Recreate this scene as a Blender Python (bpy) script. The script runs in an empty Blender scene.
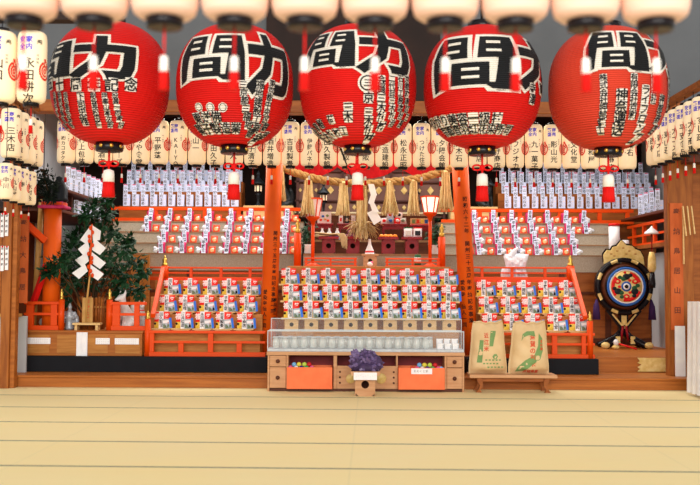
import bpy, bmesh, math, random
from mathutils import Vector, Matrix, Euler
random.seed(7)
PI = math.pi
C = bpy.context.scene.collection
# ------------------------------------------------------------------ camera
H = 1.12
F = 972.0
PITCH = math.atan((286 - 233.5) / F)
ROLL = 0.0054
cam = bpy.data.cameras.new('camera')
cam_o = bpy.data.objects.new('camera', cam)
C.objects.link(cam_o)
RM = Euler((PI / 2 + PITCH, 0, 0)).to_matrix() @ Matrix.Rotation(ROLL, 3, 'Z')
cam_o.matrix_world = Matrix.Translation((0, 0, H)) @ RM.to_4x4()
cam.lens = 50; cam.sensor_width = 36; cam.sensor_fit = 'HORIZONTAL'
cam.shift_y = -9.0 / 700.0
cam.clip_start = 0.05; cam.clip_end = 200
cam.dof.use_dof = True; cam.dof.focus_distance = 11.3; cam.dof.aperture_fstop = 2.2
bpy.context.scene.camera = cam_o

def P(px, py, Y):
    d = RM @ Vector(((px - 350) / F, (233.5 - py) / F, -1))
    t = Y / d.y
    return Vector((d.x * t, Y, H + d.z * t))
def PX(px, Y, py=286): return P(px, py, Y).x
def PZ(py, Y, px=350): return P(px, py, Y).z

# ------------------------------------------------------------------ materials
def lin(c):
    return c / 12.92 if c <= .04045 else ((c + .055) / 1.055) ** 2.4
def hexc(h):
    h = h.lstrip('#')
    return tuple(lin(int(h[i:i + 2], 16) / 255) for i in (0, 2, 4)) + (1,)
def mat(name, h, rough=.6, metal=0, h2=None, scale=8, stretch=(1, 1, 1), emit=0, bump=0, trans=0, alpha=1, spec=.2):
    m = bpy.data.materials.new(name); m.use_nodes = True
    nt = m.node_tree; b = nt.nodes['Principled BSDF']
    c = hexc(h)
    b.inputs['Roughness'].default_value = rough; b.inputs['Metallic'].default_value = metal
    b.inputs['Specular IOR Level'].default_value = spec
    tc = nt.nodes.new('ShaderNodeTexCoord'); mp = nt.nodes.new('ShaderNodeMapping')
    mp.inputs['Scale'].default_value = stretch
    nt.links.new(tc.outputs['Object'], mp.inputs['Vector'])
    nz = nt.nodes.new('ShaderNodeTexNoise'); nz.inputs['Scale'].default_value = scale
    nz.inputs['Detail'].default_value = 4
    nt.links.new(mp.outputs['Vector'], nz.inputs['Vector'])
    mx = nt.nodes.new('ShaderNodeMix'); mx.data_type = 'RGBA'
    c2 = hexc(h2) if h2 else tuple(x * .86 for x in c[:3]) + (1,)
    mx.inputs['A'].default_value = c; mx.inputs['B'].default_value = c2
    rp = nt.nodes.new('ShaderNodeMapRange'); rp.inputs['From Min'].default_value = .35; rp.inputs['From Max'].default_value = .65
    nt.links.new(nz.outputs['Fac'], rp.inputs['Value'])
    nt.links.new(rp.outputs['Result'], mx.inputs['Factor'])
    nt.links.new(mx.outputs['Result'], b.inputs['Base Color'])
    if bump:
        bp = nt.nodes.new('ShaderNodeBump'); bp.inputs['Strength'].default_value = bump; bp.inputs['Distance'].default_value = .01
        nt.links.new(nz.outputs['Fac'], bp.inputs['Height']); nt.links.new(bp.outputs['Normal'], b.inputs['Normal'])
    if emit:
        nt.links.new(mx.outputs['Result'], b.inputs['Emission Color']); b.inputs['Emission Strength'].default_value = emit
    if trans:
        b.inputs['Transmission Weight'].default_value = trans; b.inputs['IOR'].default_value = 1.12
    if alpha < 1: b.inputs['Alpha'].default_value = alpha
    return m
def ribbed(name, h, h2, n=30, rough=.62, emit=0):
    m = mat(name, h, rough, h2=h2, scale=3, emit=emit, spec=.25)
    nt = m.node_tree; b = nt.nodes['Principled BSDF']
    tc = nt.nodes['Texture Coordinate']
    sx = nt.nodes.new('ShaderNodeSeparateXYZ'); nt.links.new(tc.outputs['Object'], sx.inputs[0])
    mu = nt.nodes.new('ShaderNodeMath'); mu.operation = 'MULTIPLY'; mu.inputs[1].default_value = n * 2 * PI
    nt.links.new(sx.outputs['Z'], mu.inputs[0])
    sn = nt.nodes.new('ShaderNodeMath'); sn.operation = 'SINE'; nt.links.new(mu.outputs[0], sn.inputs[0])
    ab = nt.nodes.new('ShaderNodeMath'); ab.operation = 'ABSOLUTE'; nt.links.new(sn.outputs[0], ab.inputs[0])
    bp = nt.nodes.new('ShaderNodeBump'); bp.inputs['Strength'].default_value = .8; bp.inputs['Distance'].default_value = .012
    nt.links.new(ab.outputs[0], bp.inputs['Height']); nt.links.new(bp.outputs['Normal'], b.inputs['Normal'])
    return m
W = (1, 1, 12)
m_orange = mat('orange_lacquer', '#e04a06', .45, h2='#d84304', scale=2)
m_pillar = mat('pillar_orange', '#e6620e', .5, h2='#dc520a', scale=2)
m_red = mat('red_paint', '#e01d1a', .45)
m_lac = mat('dark_red_lacquer', '#90101a', .35, h2='#7c0c14')
m_maroon = mat('maroon_lining', '#7a1a1c', .5)
m_gold = mat('gold_metal', '#e2bf62', .35, 1, h2='#c99b3c')
m_goldp = mat('gold_leaf', '#e4cb8a', .5, .1, h2='#d2b265', scale=20)
m_wood = mat('brown_wood', '#a05c28', .5, h2='#86481c', scale=3, stretch=(1, 8, 8), bump=.1)
m_woodv = mat('brown_wood_upright', '#a56128', .5, h2='#884a1d', scale=3, stretch=(8, 8, 1), bump=.1)
m_dwood = mat('dark_brown_wood', '#5b2d17', .5, h2='#49220f', scale=3, stretch=(1, 8, 8))
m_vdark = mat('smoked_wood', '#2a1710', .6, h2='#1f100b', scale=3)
m_step = mat('step_wood', '#b2692a', .45, h2='#985520', scale=2.5, stretch=(.6, 8, 12))
m_lwood = mat('light_wood', '#cb9b72', .5, h2='#bb885e', scale=3, stretch=(1, 6, 10))
m_hinoki = mat('pale_cypress', '#dfbd84', .5, h2='#d2a96c', scale=4, stretch=(1, 6, 10))
m_tier = mat('tier_board', '#ba7d3c', .5, h2='#a5682c', scale=4, stretch=(1, 6, 10))
m_black = mat('black_cloth', '#16171c', .8)
m_blackl = mat('black_lacquer', '#171216', .25)
m_iron = mat('black_iron', '#22262b', .4, .4)
m_bronze = mat('dark_bronze', '#3c3c3e', .4, .6, h2='#2b3436')
m_ink = mat('black_ink', '#1b1513', .7)
m_blue = mat('blue_ink', '#3d35d8', .7)
m_crest = mat('red_ink', '#ea3a22', .7)
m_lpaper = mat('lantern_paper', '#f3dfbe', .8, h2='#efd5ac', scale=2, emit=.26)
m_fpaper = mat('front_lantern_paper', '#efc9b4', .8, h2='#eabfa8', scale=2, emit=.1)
m_white = mat('white_paper', '#f2f0f0', .7, h2='#e6e5ea')
m_bwhite = mat('bluish_white_paper', '#dbe4fc', .6, h2='#ccd7f6')
m_outline = mat('white_outline_paint', '#f3ece0', .6)
m_redlan = ribbed('red_lantern_paper', '#dc0d06', '#cf0a05')
m_fadelan = ribbed('faded_red_lantern_paper', '#da4029', '#ce3722')
m_lanink = ribbed('lantern_black_paint', '#17181c', '#101114')
m_lanwhite = ribbed('lantern_white_paint', '#f4ecdf', '#ece2d2')
m_rope = mat('rice_straw', '#bb975e', .85, h2='#967346', scale=30, stretch=(3, 3, .5), bump=.4)
m_straw = mat('pale_straw', '#e6d09e', .85, h2='#c6aa70', scale=40, stretch=(4, 4, .4), bump=.4)
m_beige = mat('beige_woven_cloth', '#ada191', .9, h2='#9c907f', scale=60)
m_beiged = mat('beige_edge', '#9a7556', .9)
m_magenta = mat('magenta_wrap', '#d43a74', .5, h2='#c02458', scale=8)
m_pack = mat('red_packet_foil', '#f02a1c', .35, h2='#e31f16')
m_yel = mat('yellow_print', '#f0d264', .45, h2='#e8c23e', scale=40)
m_pink = mat('pale_pink_print', '#fbe6e2', .5)
m_photo = mat('grey_photo_print', '#b9c4cc', .4, h2='#8fa0a4', scale=25)
m_green = mat('green_print', '#566a4e', .5, h2='#7d8c72', scale=40)
m_bluep = mat('blue_edge_print', '#2f77e8', .4)
m_orgp = mat('orange_packet', '#e8502a', .45, h2='#dd3a20')
m_figure = mat('cream_print', '#eccb98', .5, h2='#d08a4a', scale=45)
m_clear = mat('crumpled_cellophane', '#e4e6ee', .25, h2='#cfd2de', scale=30, bump=.6)
m_jar = mat('jar_glass', '#f0f5f3', .08, h2='#dde6e4', scale=40, alpha=.5, spec=.8)
m_tray = mat('pale_metal', '#c4cace', .35, h2='#b4bbc0', scale=30)
m_kraft = mat('kraft_paper', '#dcbf92', .8, h2='#d0b082', scale=5, bump=.3)
m_kgreen = mat('green_bag_print', '#7a9a60', .8)
m_kred = mat('red_bag_print', '#d8492c', .8)
m_leaf = mat('glossy_leaf', '#1f4a28', .6, h2='#123019', scale=9)
m_leafd = mat('dark_leaf', '#18251a', .8, h2='#141f14', scale=9)
m_stem = mat('branch_bark', '#4a3420', .8)
m_bamboo = mat('bamboo', '#c79a58', .5, h2='#b28344')
m_fox = mat('white_ceramic', '#e4e2e0', .4, h2='#d2cfce')
m_silver = mat('grey_ceramic', '#aeb2b8', .35, .2, h2='#90959c', scale=20)
m_plaster = mat('grey_plaster', '#66696d', .9, h2='#5f6266', scale=2)
m_plasterw = mat('pale_grey_wall', '#b9babd', .9, h2='#aeafb3', scale=2)
m_mauve = mat('mauve_door', '#7a5a50', .6, h2='#6b4c45', scale=3)
m_mauved = mat('door_frame', '#5a3a35', .6)
m_cream = mat('cream_cloth', '#ecdfb4', .8)
m_redc = mat('red_curtain', '#c4141c', .8, h2='#a81018', scale=6)
m_bin = mat('orange_bin', '#ee7a48', .5, h2='#ea7040')
m_amethyst = mat('amethyst', '#54416e', .15, h2='#7a6892', scale=14)
m_amdark = mat('amethyst_matrix', '#4c3a60', .6, h2='#3b2d4a', scale=20)
m_tassw = mat('white_tassel_thread', '#f5efe6', .8, bump=.3, scale=60, stretch=(4, 4, .3))
m_tassr = mat('red_tassel_thread', '#e5140f', .7, h2='#c90d0a', bump=.3, scale=60, stretch=(4, 4, .3))
m_glow = mat('lamp_paper', '#fff0d8', .8, emit=1.1)
m_lampp = mat('lamp_panel', '#f1dede', .7, emit=.15)
m_glass = mat('clear_glass', '#f4f8f8', .05, alpha=.06)
m_glassedge = mat('glass_edge', '#ccd6da', .2)
m_crystal = mat('cut_glass', '#eef2f3', .08, h2='#dfe5e7', scale=50, spec=.8)
m_plaque = mat('faded_orange_plaque', '#c8622e', .6, h2='#b2501f', scale=5, stretch=(2, 2, .6))
m_fadeink = mat('faded_ink', '#6b3a2c', .8)
m_orangef = mat('orange_peel', '#f28a22', .5, bump=.3, scale=80)
m_purple = mat('purple_vegetable', '#7a3550', .5, h2='#5c2340')
m_squid = mat('dried_squid', '#cbb288', .7, h2='#b09468')
m_tatamis = None
m_lblue = mat('blue_thread', '#2c62b4', .5)
m_dgreen = mat('dark_green_print', '#275a38', .5)
m_purp = mat('purple_tassel', '#3a2354', .8)
m_knob = mat('dark_knob', '#5a2f1c', .4)
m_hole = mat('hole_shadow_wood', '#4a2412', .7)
m_label = mat('printed_label', '#dcd8d0', .7, h2='#c2beb8', scale=90)
BALLS = [mat('ball_' + n, h, .35) for n, h in (('pink', '#ec5a9a'), ('yellow', '#f0dc4e'), ('green', '#1fa860'), ('blue', '#7cb8e8'), ('navy', '#27288c'), ('red', '#d92a30'), ('white', '#efe9e4'), ('lime', '#c8e25a'))]

# tatami
def tatami():
    m = bpy.data.materials.new('tatami'); m.use_nodes = True
    nt = m.node_tree; b = nt.nodes['Principled BSDF']; b.inputs['Roughness'].default_value = .75; b.inputs['Specular IOR Level'].default_value = .2
    N = nt.nodes.new; L = nt.links.new
    tc = N('ShaderNodeTexCoord'); mp = N('ShaderNodeMapping'); L(tc.outputs['Object'], mp.inputs['Vector'])
    mp.inputs['Rotation'].default_value = (0, 0, .022)
    sx = N('ShaderNodeSeparateXYZ'); L(mp.outputs['Vector'], sx.inputs[0])
    def seam(out, off, pitch, w):
        a = N('ShaderNodeMath'); a.operation = 'SUBTRACT'; L(out, a.inputs[0]); a.inputs[1].default_value = off
        d = N('ShaderNodeMath'); d.operation = 'DIVIDE'; L(a.outputs[0], d.inputs[0]); d.inputs[1].default_value = pitch
        f = N('ShaderNodeMath'); f.operation = 'FRACT'; L(d.outputs[0], f.inputs[0])
        c = N('ShaderNodeMath'); c.operation = 'LESS_THAN'; L(f.outputs[0], c.inputs[0]); c.inputs[1].default_value = w / pitch
        return c.outputs[0]
    s1 = seam(sx.outputs['Y'], 9.83, .953, .034); s2 = seam(sx.outputs['X'], -.13, 2.1, .012)
    nz = N('ShaderNodeTexNoise'); nz.inputs['Scale'].default_value = 1.2; L(tc.outputs['Object'], nz.inputs['Vector'])
    wv = N('ShaderNodeTexNoise'); wv.inputs['Scale'].default_value = 30; m2 = N('ShaderNodeMapping'); m2.inputs['Scale'].default_value = (.2, 6, 1)
    L(tc.outputs['Object'], m2.inputs['Vector']); L(m2.outputs['Vector'], wv.inputs['Vector'])
    a = N('ShaderNodeMix'); a.data_type = 'RGBA'; a.inputs['A'].default_value = hexc('#f3db9c'); a.inputs['B'].default_value = hexc('#efdca8'); L(nz.outputs['Fac'], a.inputs['Factor'])
    w = N('ShaderNodeMix'); w.data_type = 'RGBA'; w.blend_type = 'MULTIPLY'; w.inputs['Factor'].default_value = .12; L(a.outputs['Result'], w.inputs['A']); L(wv.outputs['Color'], w.inputs['B'])
    j = N('ShaderNodeMix'); j.data_type = 'RGBA'; L(s2, j.inputs['Factor']); L(w.outputs['Result'], j.inputs['A']); j.inputs['B'].default_value = hexc('#e4d19c')
    k = N('ShaderNodeMix'); k.data_type = 'RGBA'; L(s1, k.inputs['Factor']); L(j.outputs['Result'], k.inputs['A']); k.inputs['B'].default_value = hexc('#6e7468')
    L(k.outputs['Result'], b.inputs['Base Color'])
    return m

# ------------------------------------------------------------------ mesh builder
class MB:
    def __init__(s): s.v = []; s.f = []; s.m = []; s.sm = []; s.mats = []
    def mi(s, m):
        if m not in s.mats: s.mats.append(m)
        return s.mats.index(m)
    def add(s, V, Fs, m, smooth=False):
        o = len(s.v); k = s.mi(m)
        s.v += [tuple(x) for x in V]
        for f in Fs:
            s.f.append([o + i for i in f]); s.m.append(k); s.sm.append(smooth)
        return s
    def bx(s, x0, x1, y0, y1, z0, z1, m, M=None):
        V = [Vector((x, y, z)) for z in (z0, z1) for y in (y0, y1) for x in (x0, x1)]
        if M is not None: V = [M @ v for v in V]
        return s.add(V, [(0, 2, 3, 1), (4, 5, 7, 6), (0, 1, 5, 4), (2, 6, 7, 3), (0, 4, 6, 2), (1, 3, 7, 5)], m)
    def beam(s, a, b, w, h, m, up=Vector((0, 0, 1))):
        a = Vector(a); b = Vector(b); d = (b - a).normalized(); x = d.cross(up)
        if x.length < 1e-4: x = Vector((1, 0, 0))
        x.normalize(); y = x.cross(d).normalized()
        V = []
        for p in (a, b):
            for i, j in ((-1, -1), (1, -1), (1, 1), (-1, 1)): V.append(p + x * i * w / 2 + y * j * h / 2)
        return s.add(V, [(0, 1, 2, 3), (7, 6, 5, 4), (0, 4, 5, 1), (1, 5, 6, 2), (2, 6, 7, 3), (3, 7, 4, 0)], m)
    def tube(s, pts, r, m, n=10, smooth=True):
        pts = [Vector(p) for p in pts]; k = len(pts)
        rs = r if isinstance(r, (list, tuple)) else [r] * k
        V = []; prev = None
        for i, p in enumerate(pts):
            d = (pts[min(i + 1, k - 1)] - pts[max(i - 1, 0)]).normalized()
            if prev is None:
                x = d.cross(Vector((0, 0, 1)))
                if x.length < 1e-3: x = d.cross(Vector((0, 1, 0)))
            else: x = prev - d * prev.dot(d)
            x.normalize(); prev = x; y = d.cross(x)
            for j in range(n):
                a = 2 * PI * j / n; V.append(p + (x * math.cos(a) + y * math.sin(a)) * rs[i])
        Fs = [(i * n + j, i * n + (j + 1) % n, (i + 1) * n + (j + 1) % n, (i + 1) * n + j) for i in range(k - 1) for j in range(n)]
        s.add(V, Fs, m, smooth)
        s.add([V[j] for j in range(n)], [tuple(range(n))[::-1]], m); s.add([V[(k - 1) * n + j] for j in range(n)], [tuple(range(n))], m)
        return s
    def lathe(s, prof, m, c=(0, 0, 0), n=24, smooth=True, M=None):
        V = []; c = Vector(c)
        for r, z in prof:
            for j in range(n):
                a = 2 * PI * j / n; v = Vector((r * math.cos(a), r * math.sin(a), z))
                if M is not None: v = M @ v
                V.append(v + c)
        k = len(prof)
        Fs = [(i * n + j, i * n + (j + 1) % n, (i + 1) * n + (j + 1) % n, (i + 1) * n + j) for i in range(k - 1) for j in range(n)]
        s.add(V, Fs, m, smooth)
        s.add(V[:n], [tuple(range(n))[::-1]], m); s.add(V[-n:], [tuple(range(n))], m)
        return s
    def prism(s, poly, y0, y1, m, M=None):
        n = len(poly)
        V = [Vector((x, y0, z)) for x, z in poly] + [Vector((x, y1, z)) for x, z in poly]
        if M is not None: V = [M @ v for v in V]
        return s.add(V, [tuple(range(n)), tuple(range(2 * n - 1, n - 1, -1))] + [(i, i + n, (i + 1) % n + n, (i + 1) % n) for i in range(n)], m)
    def ell(s, c, r, m, n=14, k=9, M=None):
        V = []; c = Vector(c)
        for i in range(k + 1):
            t = PI * i / k
            for j in range(n):
                a = 2 * PI * j / n
                v = Vector((r[0] * math.sin(t) * math.cos(a), r[1] * math.sin(t) * math.sin(a), r[2] * math.cos(t)))
                if M is not None: v = M @ v
                V.append(c + v)
        return s.add(V, [(i * n + j, (i + 1) * n + j, (i + 1) * n + (j + 1) % n, i * n + (j + 1) % n) for i in range(k) for j in range(n)], m, True)
    def pillow(s, w, h, t, m, c=(0, 0, 0), nu=8, nv=8, pinch=.9, M=None, z0=0, fm=None, jit=0):
        """a soft bag standing on z0; front face towards -y"""
        def pt(u, v, sd):
            e = max(0, 1 - abs(u) ** 3) ** .6 * max(0, 1 - abs(2 * v - 1) ** 3) ** .6
            return Vector((u * w / 2 * (pinch + (1 - pinch) * abs(2 * v - 1)), sd * t / 2 * e + (random.uniform(-jit, jit) if jit and e > 0 else 0), z0 + v * h))
        for sd in (-1, 1):
            V = []
            for j in range(nv + 1):
                for i in range(nu + 1):
                    p = pt(-1 + 2 * i / nu, j / nv, sd)
                    if M is not None: p = M @ p
                    V.append(p + Vector(c))
            for j in range(nv):
                for i in range(nu):
                    mm = m
                    if fm and sd < 0: mm = fm(-1 + 2 * (i + .5) / nu, (j + .5) / nv) or m
                    q = (j * (nu + 1) + i, j * (nu + 1) + i + 1, (j + 1) * (nu + 1) + i + 1, (j + 1) * (nu + 1) + i)
                    s.add([V[x] for x in q], [(0, 1, 2, 3)], mm, True)
        return s
    def txt(s, ch, size, place, u, v, m, bold=0, sub=(0, 0), rot=0, sx=1.0):
        V, Fs = glyph(ch, bold, sub)
        ca, sa = math.cos(rot), math.sin(rot)
        return s.add([place(u + size * (x * ca * sx - y * sa), v + size * (x * sa * sx + y * ca)) for x, y in V], Fs, m)
    def col(s, text, size, place, u, v, m, bold=0, sub=(0, 0), step=1.04, dx=0, sx=1.0):
        for i, ch in enumerate(text):
            if ch != ' ': s.txt(ch, size, place, u + dx * i, v - i * size * step, m, bold, sub, sx=sx)
        return s
    def row(s, text, size, place, u, v, m, bold=0, sub=(0, 0), step=1.04, dv=0):
        for i, ch in enumerate(text):
            if ch != ' ': s.txt(ch, size, place, u + i * size * step, v + dv * i, m, bold, sub)
        return s
    def mesh(s, name, bevel=0, weld=True):
        me = bpy.data.meshes.new(name); me.from_pydata(s.v, [], s.f)
        for m in s.mats: me.materials.append(m)
        me.polygons.foreach_set('material_index', s.m); me.polygons.foreach_set('use_smooth', s.sm)
        bm = bmesh.new(); bm.from_mesh(me)
        if weld: bmesh.ops.remove_doubles(bm, verts=bm.verts, dist=1e-5)
        if bevel:
            es = [e for e in bm.edges if len(e.link_faces) == 2 and e.calc_face_angle(0) > .6]
            bmesh.ops.bevel(bm, geom=es, offset=bevel, segments=1, affect='EDGES', clamp_overlap=True)
        bm.to_mesh(me); bm.free(); me.update()
        return me
    def build(s, name, parent=None, bevel=0, loc=None, weld=True):
        return obj(name, s.mesh(name, bevel, weld), parent, loc)

def obj(name, me, parent=None, loc=None, rot=None):
    o = bpy.data.objects.new(name, me); C.objects.link(o)
    if parent: o.parent = parent
    if loc is not None: o.location = loc
    if rot is not None: o.rotation_euler = rot
    return o
def tag(o, label, cat, group=None):
    o['label'] = label; o['category'] = cat
    if group: o['group'] = group
    return o
def thing(name, label, cat, loc=(0, 0, 0), rz=0, group=None):
    o = bpy.data.objects.new(name, None); C.objects.link(o); o.empty_display_size = .1
    o.location = loc; o.rotation_euler = (0, 0, rz)
    return tag(o, label, cat, group)
def struct(name, mb, bevel=0):
    o = mb.build(name, None, bevel); o['kind'] = 'structure'; return o
def dup(root, loc, label, group=None, rz=None):
    r = root.copy(); C.objects.link(r); r.location = loc; r['label'] = label
    if group: r['group'] = group
    if rz is not None: r.rotation_euler = (0, 0, rz)
    for ch in list(root.children):
        c = ch.copy(); C.objects.link(c); c.parent = r
        for g in ch.children:
            d = g.copy(); C.objects.link(d); d.parent = c
    return r
ORD = ['', 'first', 'second', 'third', 'fourth', 'fifth', 'sixth', 'seventh', 'eighth', 'ninth', 'tenth', 'eleventh', 'twelfth', 'thirteenth', 'fourteenth', 'fifteenth', 'sixteenth', 'seventeenth', 'eighteenth', 'nineteenth', 'twentieth', 'twenty-first', 'twenty-second', 'twenty-third', 'twenty-fourth', 'twenty-fifth', 'twenty-sixth', 'twenty-seventh', 'twenty-eighth', 'twenty-ninth', 'thirtieth', 'thirty-first', 'thirty-second', 'thirty-third']
def nth(i, n, side='left'):
    if i == 0: return 'leftmost' if side == 'left' else 'nearest'
    if i == n - 1: return 'rightmost' if side == 'left' else 'farthest'
    return ORD[i + 1] + (' from left' if side == 'left' else ' from the front')

# glyphs from the built-in font
_cu = bpy.data.curves.new('lettering_source', 'FONT'); _to = bpy.data.objects.new('lettering_source', _cu); C.objects.link(_to)
_gc = {}
def glyph(ch, bold=0, sub=(0, 0)):
    k = (ch, bold, sub)
    if k in _gc: return _gc[k]
    _cu.body = ch; _cu.offset = bold; _cu.resolution_u = 2
    dg = bpy.context.evaluated_depsgraph_get(); dg.update()
    me = bpy.data.meshes.new_from_object(_to.evaluated_get(dg))
    bm = bmesh.new(); bm.from_mesh(me)
    xs = [v.co.x for v in bm.verts] or [0]
    cx = .5 if ord(ch) > 0x2000 else (min(xs) + max(xs)) / 2
    for v in bm.verts: v.co.x -= cx; v.co.y -= .37
    for ax, n in ((0, sub[0]), (1, sub[1])):
        for i in range(n):
            p = -.55 + 1.1 * (i + .5) / n
            bmesh.ops.bisect_plane(bm, geom=bm.verts[:] + bm.edges[:] + bm.faces[:], dist=1e-6,
                                   plane_co=(p, 0, 0) if ax == 0 else (0, p, 0), plane_no=(1, 0, 0) if ax == 0 else (0, 1, 0))
    bm.verts.index_update()
    r = ([(v.co.x, v.co.y) for v in bm.verts], [tuple(v.index for v in f.verts) for f in bm.faces])
    bm.free(); bpy.data.meshes.remove(me)
    _gc[k] = r
    return r
def flat(y): return lambda u, v: Vector((u, y, v))
#PART2
def wpx(n, Y): return n * Y / F
# ================================================================== SETTING
fl = MB().bx(-6, 6, 1.5, 16.2, -.06, 0, tatami()).build('floor'); fl['kind'] = 'structure'
s = MB()
s.bx(-3.73, 3.73, 10.70, 11.45, 0, .105, m_step).bx(-3.75, 3.75, 10.68, 11.46, .105, .13, m_step)
struct('trim_1', s, .004)
PLZ = .305
s = MB().bx(-4.5, 4.8, 11.46, 16.1, 0, PLZ, m_step)
struct('stage_platform', s, .004)
struct('wall_back', MB().bx(-4.6, 4.95, 16.1, 16.2, 0, 3.7, m_vdark))
struct('wall_left', MB().bx(-4.6, -4.5, 11.1, 16.1, 0, 3.7, m_plasterw))
struct('wall_right', MB().bx(4.85, 4.95, 11.1, 16.1, 0, 3.7, m_plasterw).bx(4.25, 4.3, 11.2, 13.72, PLZ, 1.6, m_plasterw))
struct('ceiling', MB().bx(-4.6, 4.95, 11.1, 16.2, 3.7, 3.8, m_vdark))
BZ0, BZ1 = PZ(113.5, 10.9), PZ(101.5, 10.9)
struct('trim_2', MB().bx(-5.2, 5.2, 10.85, 11.05, BZ0, BZ1, m_wood), .006)
struct('wall_front', MB().bx(-5.2, 5.2, 10.95, 11.05, BZ1, 5.0, m_plaster))
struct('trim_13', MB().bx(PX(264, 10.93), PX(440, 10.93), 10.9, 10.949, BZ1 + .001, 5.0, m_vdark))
struct('wall_panel_side', MB().bx(-4.499, -4.45, 11.1, 13.7, PLZ, 1.98, m_dwood))
struct('trim_3', MB().bx(-4.5, 4.5, 7.9, 8.1, 3.86, 4.02, m_vdark))
struct('trim_4', MB().bx(-2.2, 2.2, 2.88, 3.02, PZ(19.5, 2.95) + .6, PZ(19.5, 2.95) + .68, m_vdark))
# wooden posts and side panels left and right of the stage
xa, xb = PX(4, 10.6), PX(13, 10.6)
struct('trim_5', MB().bx(xa, xb, 10.52, 10.62, 0, BZ0, m_woodv).bx(xb, xb + .05, 10.56, 10.66, 0, BZ0, m_step), .003)
zq = PZ(217, 10.95, 10)
s = MB().bx(-4.49, PX(16, 10.95), 10.93, 10.97, PZ(314, 10.95, 10), zq, m_woodv)
for i in range(3): s.bx(-4.3 + i * .18, -4.27 + i * .18, 10.91, 10.93, PZ(314, 10.95, 10), zq, m_step)
s.bx(-4.49, PX(20, 10.9), 10.85, 11.0, PZ(316.5, 10.95, 10), PZ(313.5, 10.95, 10), m_bamboo)
struct('wall_panel_left', s)
struct('wall_lower_left', MB().bx(-4.49, -3.64, 11.0, 11.04, .13, PZ(316, 11, 10), m_plasterw))
xa, xb = PX(668.5, 11.0), PX(694, 11.0)
struct('trim_6', MB().bx(xa, xb, 11.0, 11.14, .13, BZ0, m_woodv).bx(xb, xb + .6, 11.05, 11.1, .7, BZ0, m_wood), .004)
struct('trim_7', MB().bx(PX(684, 10.8), 5, 10.6, 10.85, PZ(163, 10.7, 690), PZ(150, 10.7, 690), m_dwood))
# the wood panelling under the upper shelves
s = MB()
for a_, b_ in ((-4.48, PX(303, 12.9)), (PX(442, 12.9), 4.24)): s.bx(a_, b_, 13.74, 13.78, PLZ, 1.33, m_wood).bx(a_, b_, 13.72, 13.74, 1.02, 1.06, m_dwood).bx(a_, b_, 13.72, 13.74, PLZ, PLZ + .1, m_dwood)
for x in (-3.9, -3.1, -2.3, 2.3, 2.95, 3.6): s.bx(x, x + .08, 13.72, 13.74, PLZ, 1.33, m_dwood)
struct('wall_panel_back', s)
# gold leaf plate on the platform's edge
t = thing('edge_plate', 'gold plate on the right end of the stage platform edge', 'fitting', (PX(655, 11.46, 365), 11.45, .14))
s = MB(); w = wpx(18, 11.45)
s.prism([(-w, 0), (w, 0), (w, .16), (-w, .16), (-w + .03, .12), (-w, .1), (-w + .05, .08), (-w, .05), (-w + .03, .03)], -.012, -.002, m_goldp)
s.build('plate', t)

# ================================================================== LANTERNS
LR, LH = .104, .52
def lant_body(m):
    prof = [(.05, .0), (.08, .004), (.095, .016), (LR - .002, .04), (LR, .08), (LR, .25), (LR, LH - .08), (LR - .002, LH - .04), (.095, LH - .016), (.08, LH - .004), (.05, LH)]
    p2 = []
    for i in range(len(prof) - 1):
        for k in range(3):
            f = k / 3; p2.append((prof[i][0] * (1 - f) + prof[i + 1][0] * f, prof[i][1] * (1 - f) + prof[i + 1][1] * f))
    p2.append(prof[-1])
    return MB().lathe(p2, m, n=28).mesh('paper_body')
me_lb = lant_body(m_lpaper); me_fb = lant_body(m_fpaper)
me_cap_b = MB().lathe([(.045, -.03), (.055, -.03), (.058, -.002), (.05, .002)], m_blackl, n=20).mesh('bottom_ring')
me_cap_t = MB().lathe([(.05, LH - .002), (.055, LH), (.05, LH + .025), (.03, LH + .03)], m_blackl, n=20).tube([(0, 0, LH + .02), (0, 0, LH + .115)], .004, m_iron, 6).mesh('top_ring')
s = MB().tube([(0, 0, -.03), (0, 0, -.12)], .003, m_tassr, 6)
s.lathe([(.004, -.115), (.012, -.12), (.0135, -.165)], m_tassw, n=10).lathe([(.0135, -.165), (.0165, -.222)], m_tassr, n=10)
me_tas = s.mesh('tassel')
def wrapL(R): return lambda u, v: Vector((R * math.sin(u / R), -R * math.cos(u / R), v))
def crest(s, pl, u0, v0, k, m):
    def ring(r, a0, a1, w, du=0, dv=0):
        n = 14
        for i in range(n):
            q = []
            for a, rr in ((a0 + (a1 - a0) * i / n, r), (a0 + (a1 - a0) * (i + 1) / n, r), (a0 + (a1 - a0) * (i + 1) / n, r + w * 1.5), (a0 + (a1 - a0) * i / n, r + w * 1.5)):
                q.append(pl(u0 + du + rr * math.cos(a), v0 + dv + rr * math.sin(a) * 1.25))
            s.add(q, [(0, 1, 2, 3)], m)
    ring(.04 * k, .6 * PI, 2.4 * PI, .009 * k)
    ring(.022 * k, .1 * PI, 1.7 * PI, .008 * k)
    ring(.006 * k, 0, 2 * PI, .007 * k)
    ring(.03 * k, .0, .5 * PI, .008 * k, -.01 * k, .035 * k)
    ring(.03 * k, .6 * PI, 1.0 * PI, .008 * k, .028 * k, .04 * k)
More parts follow.
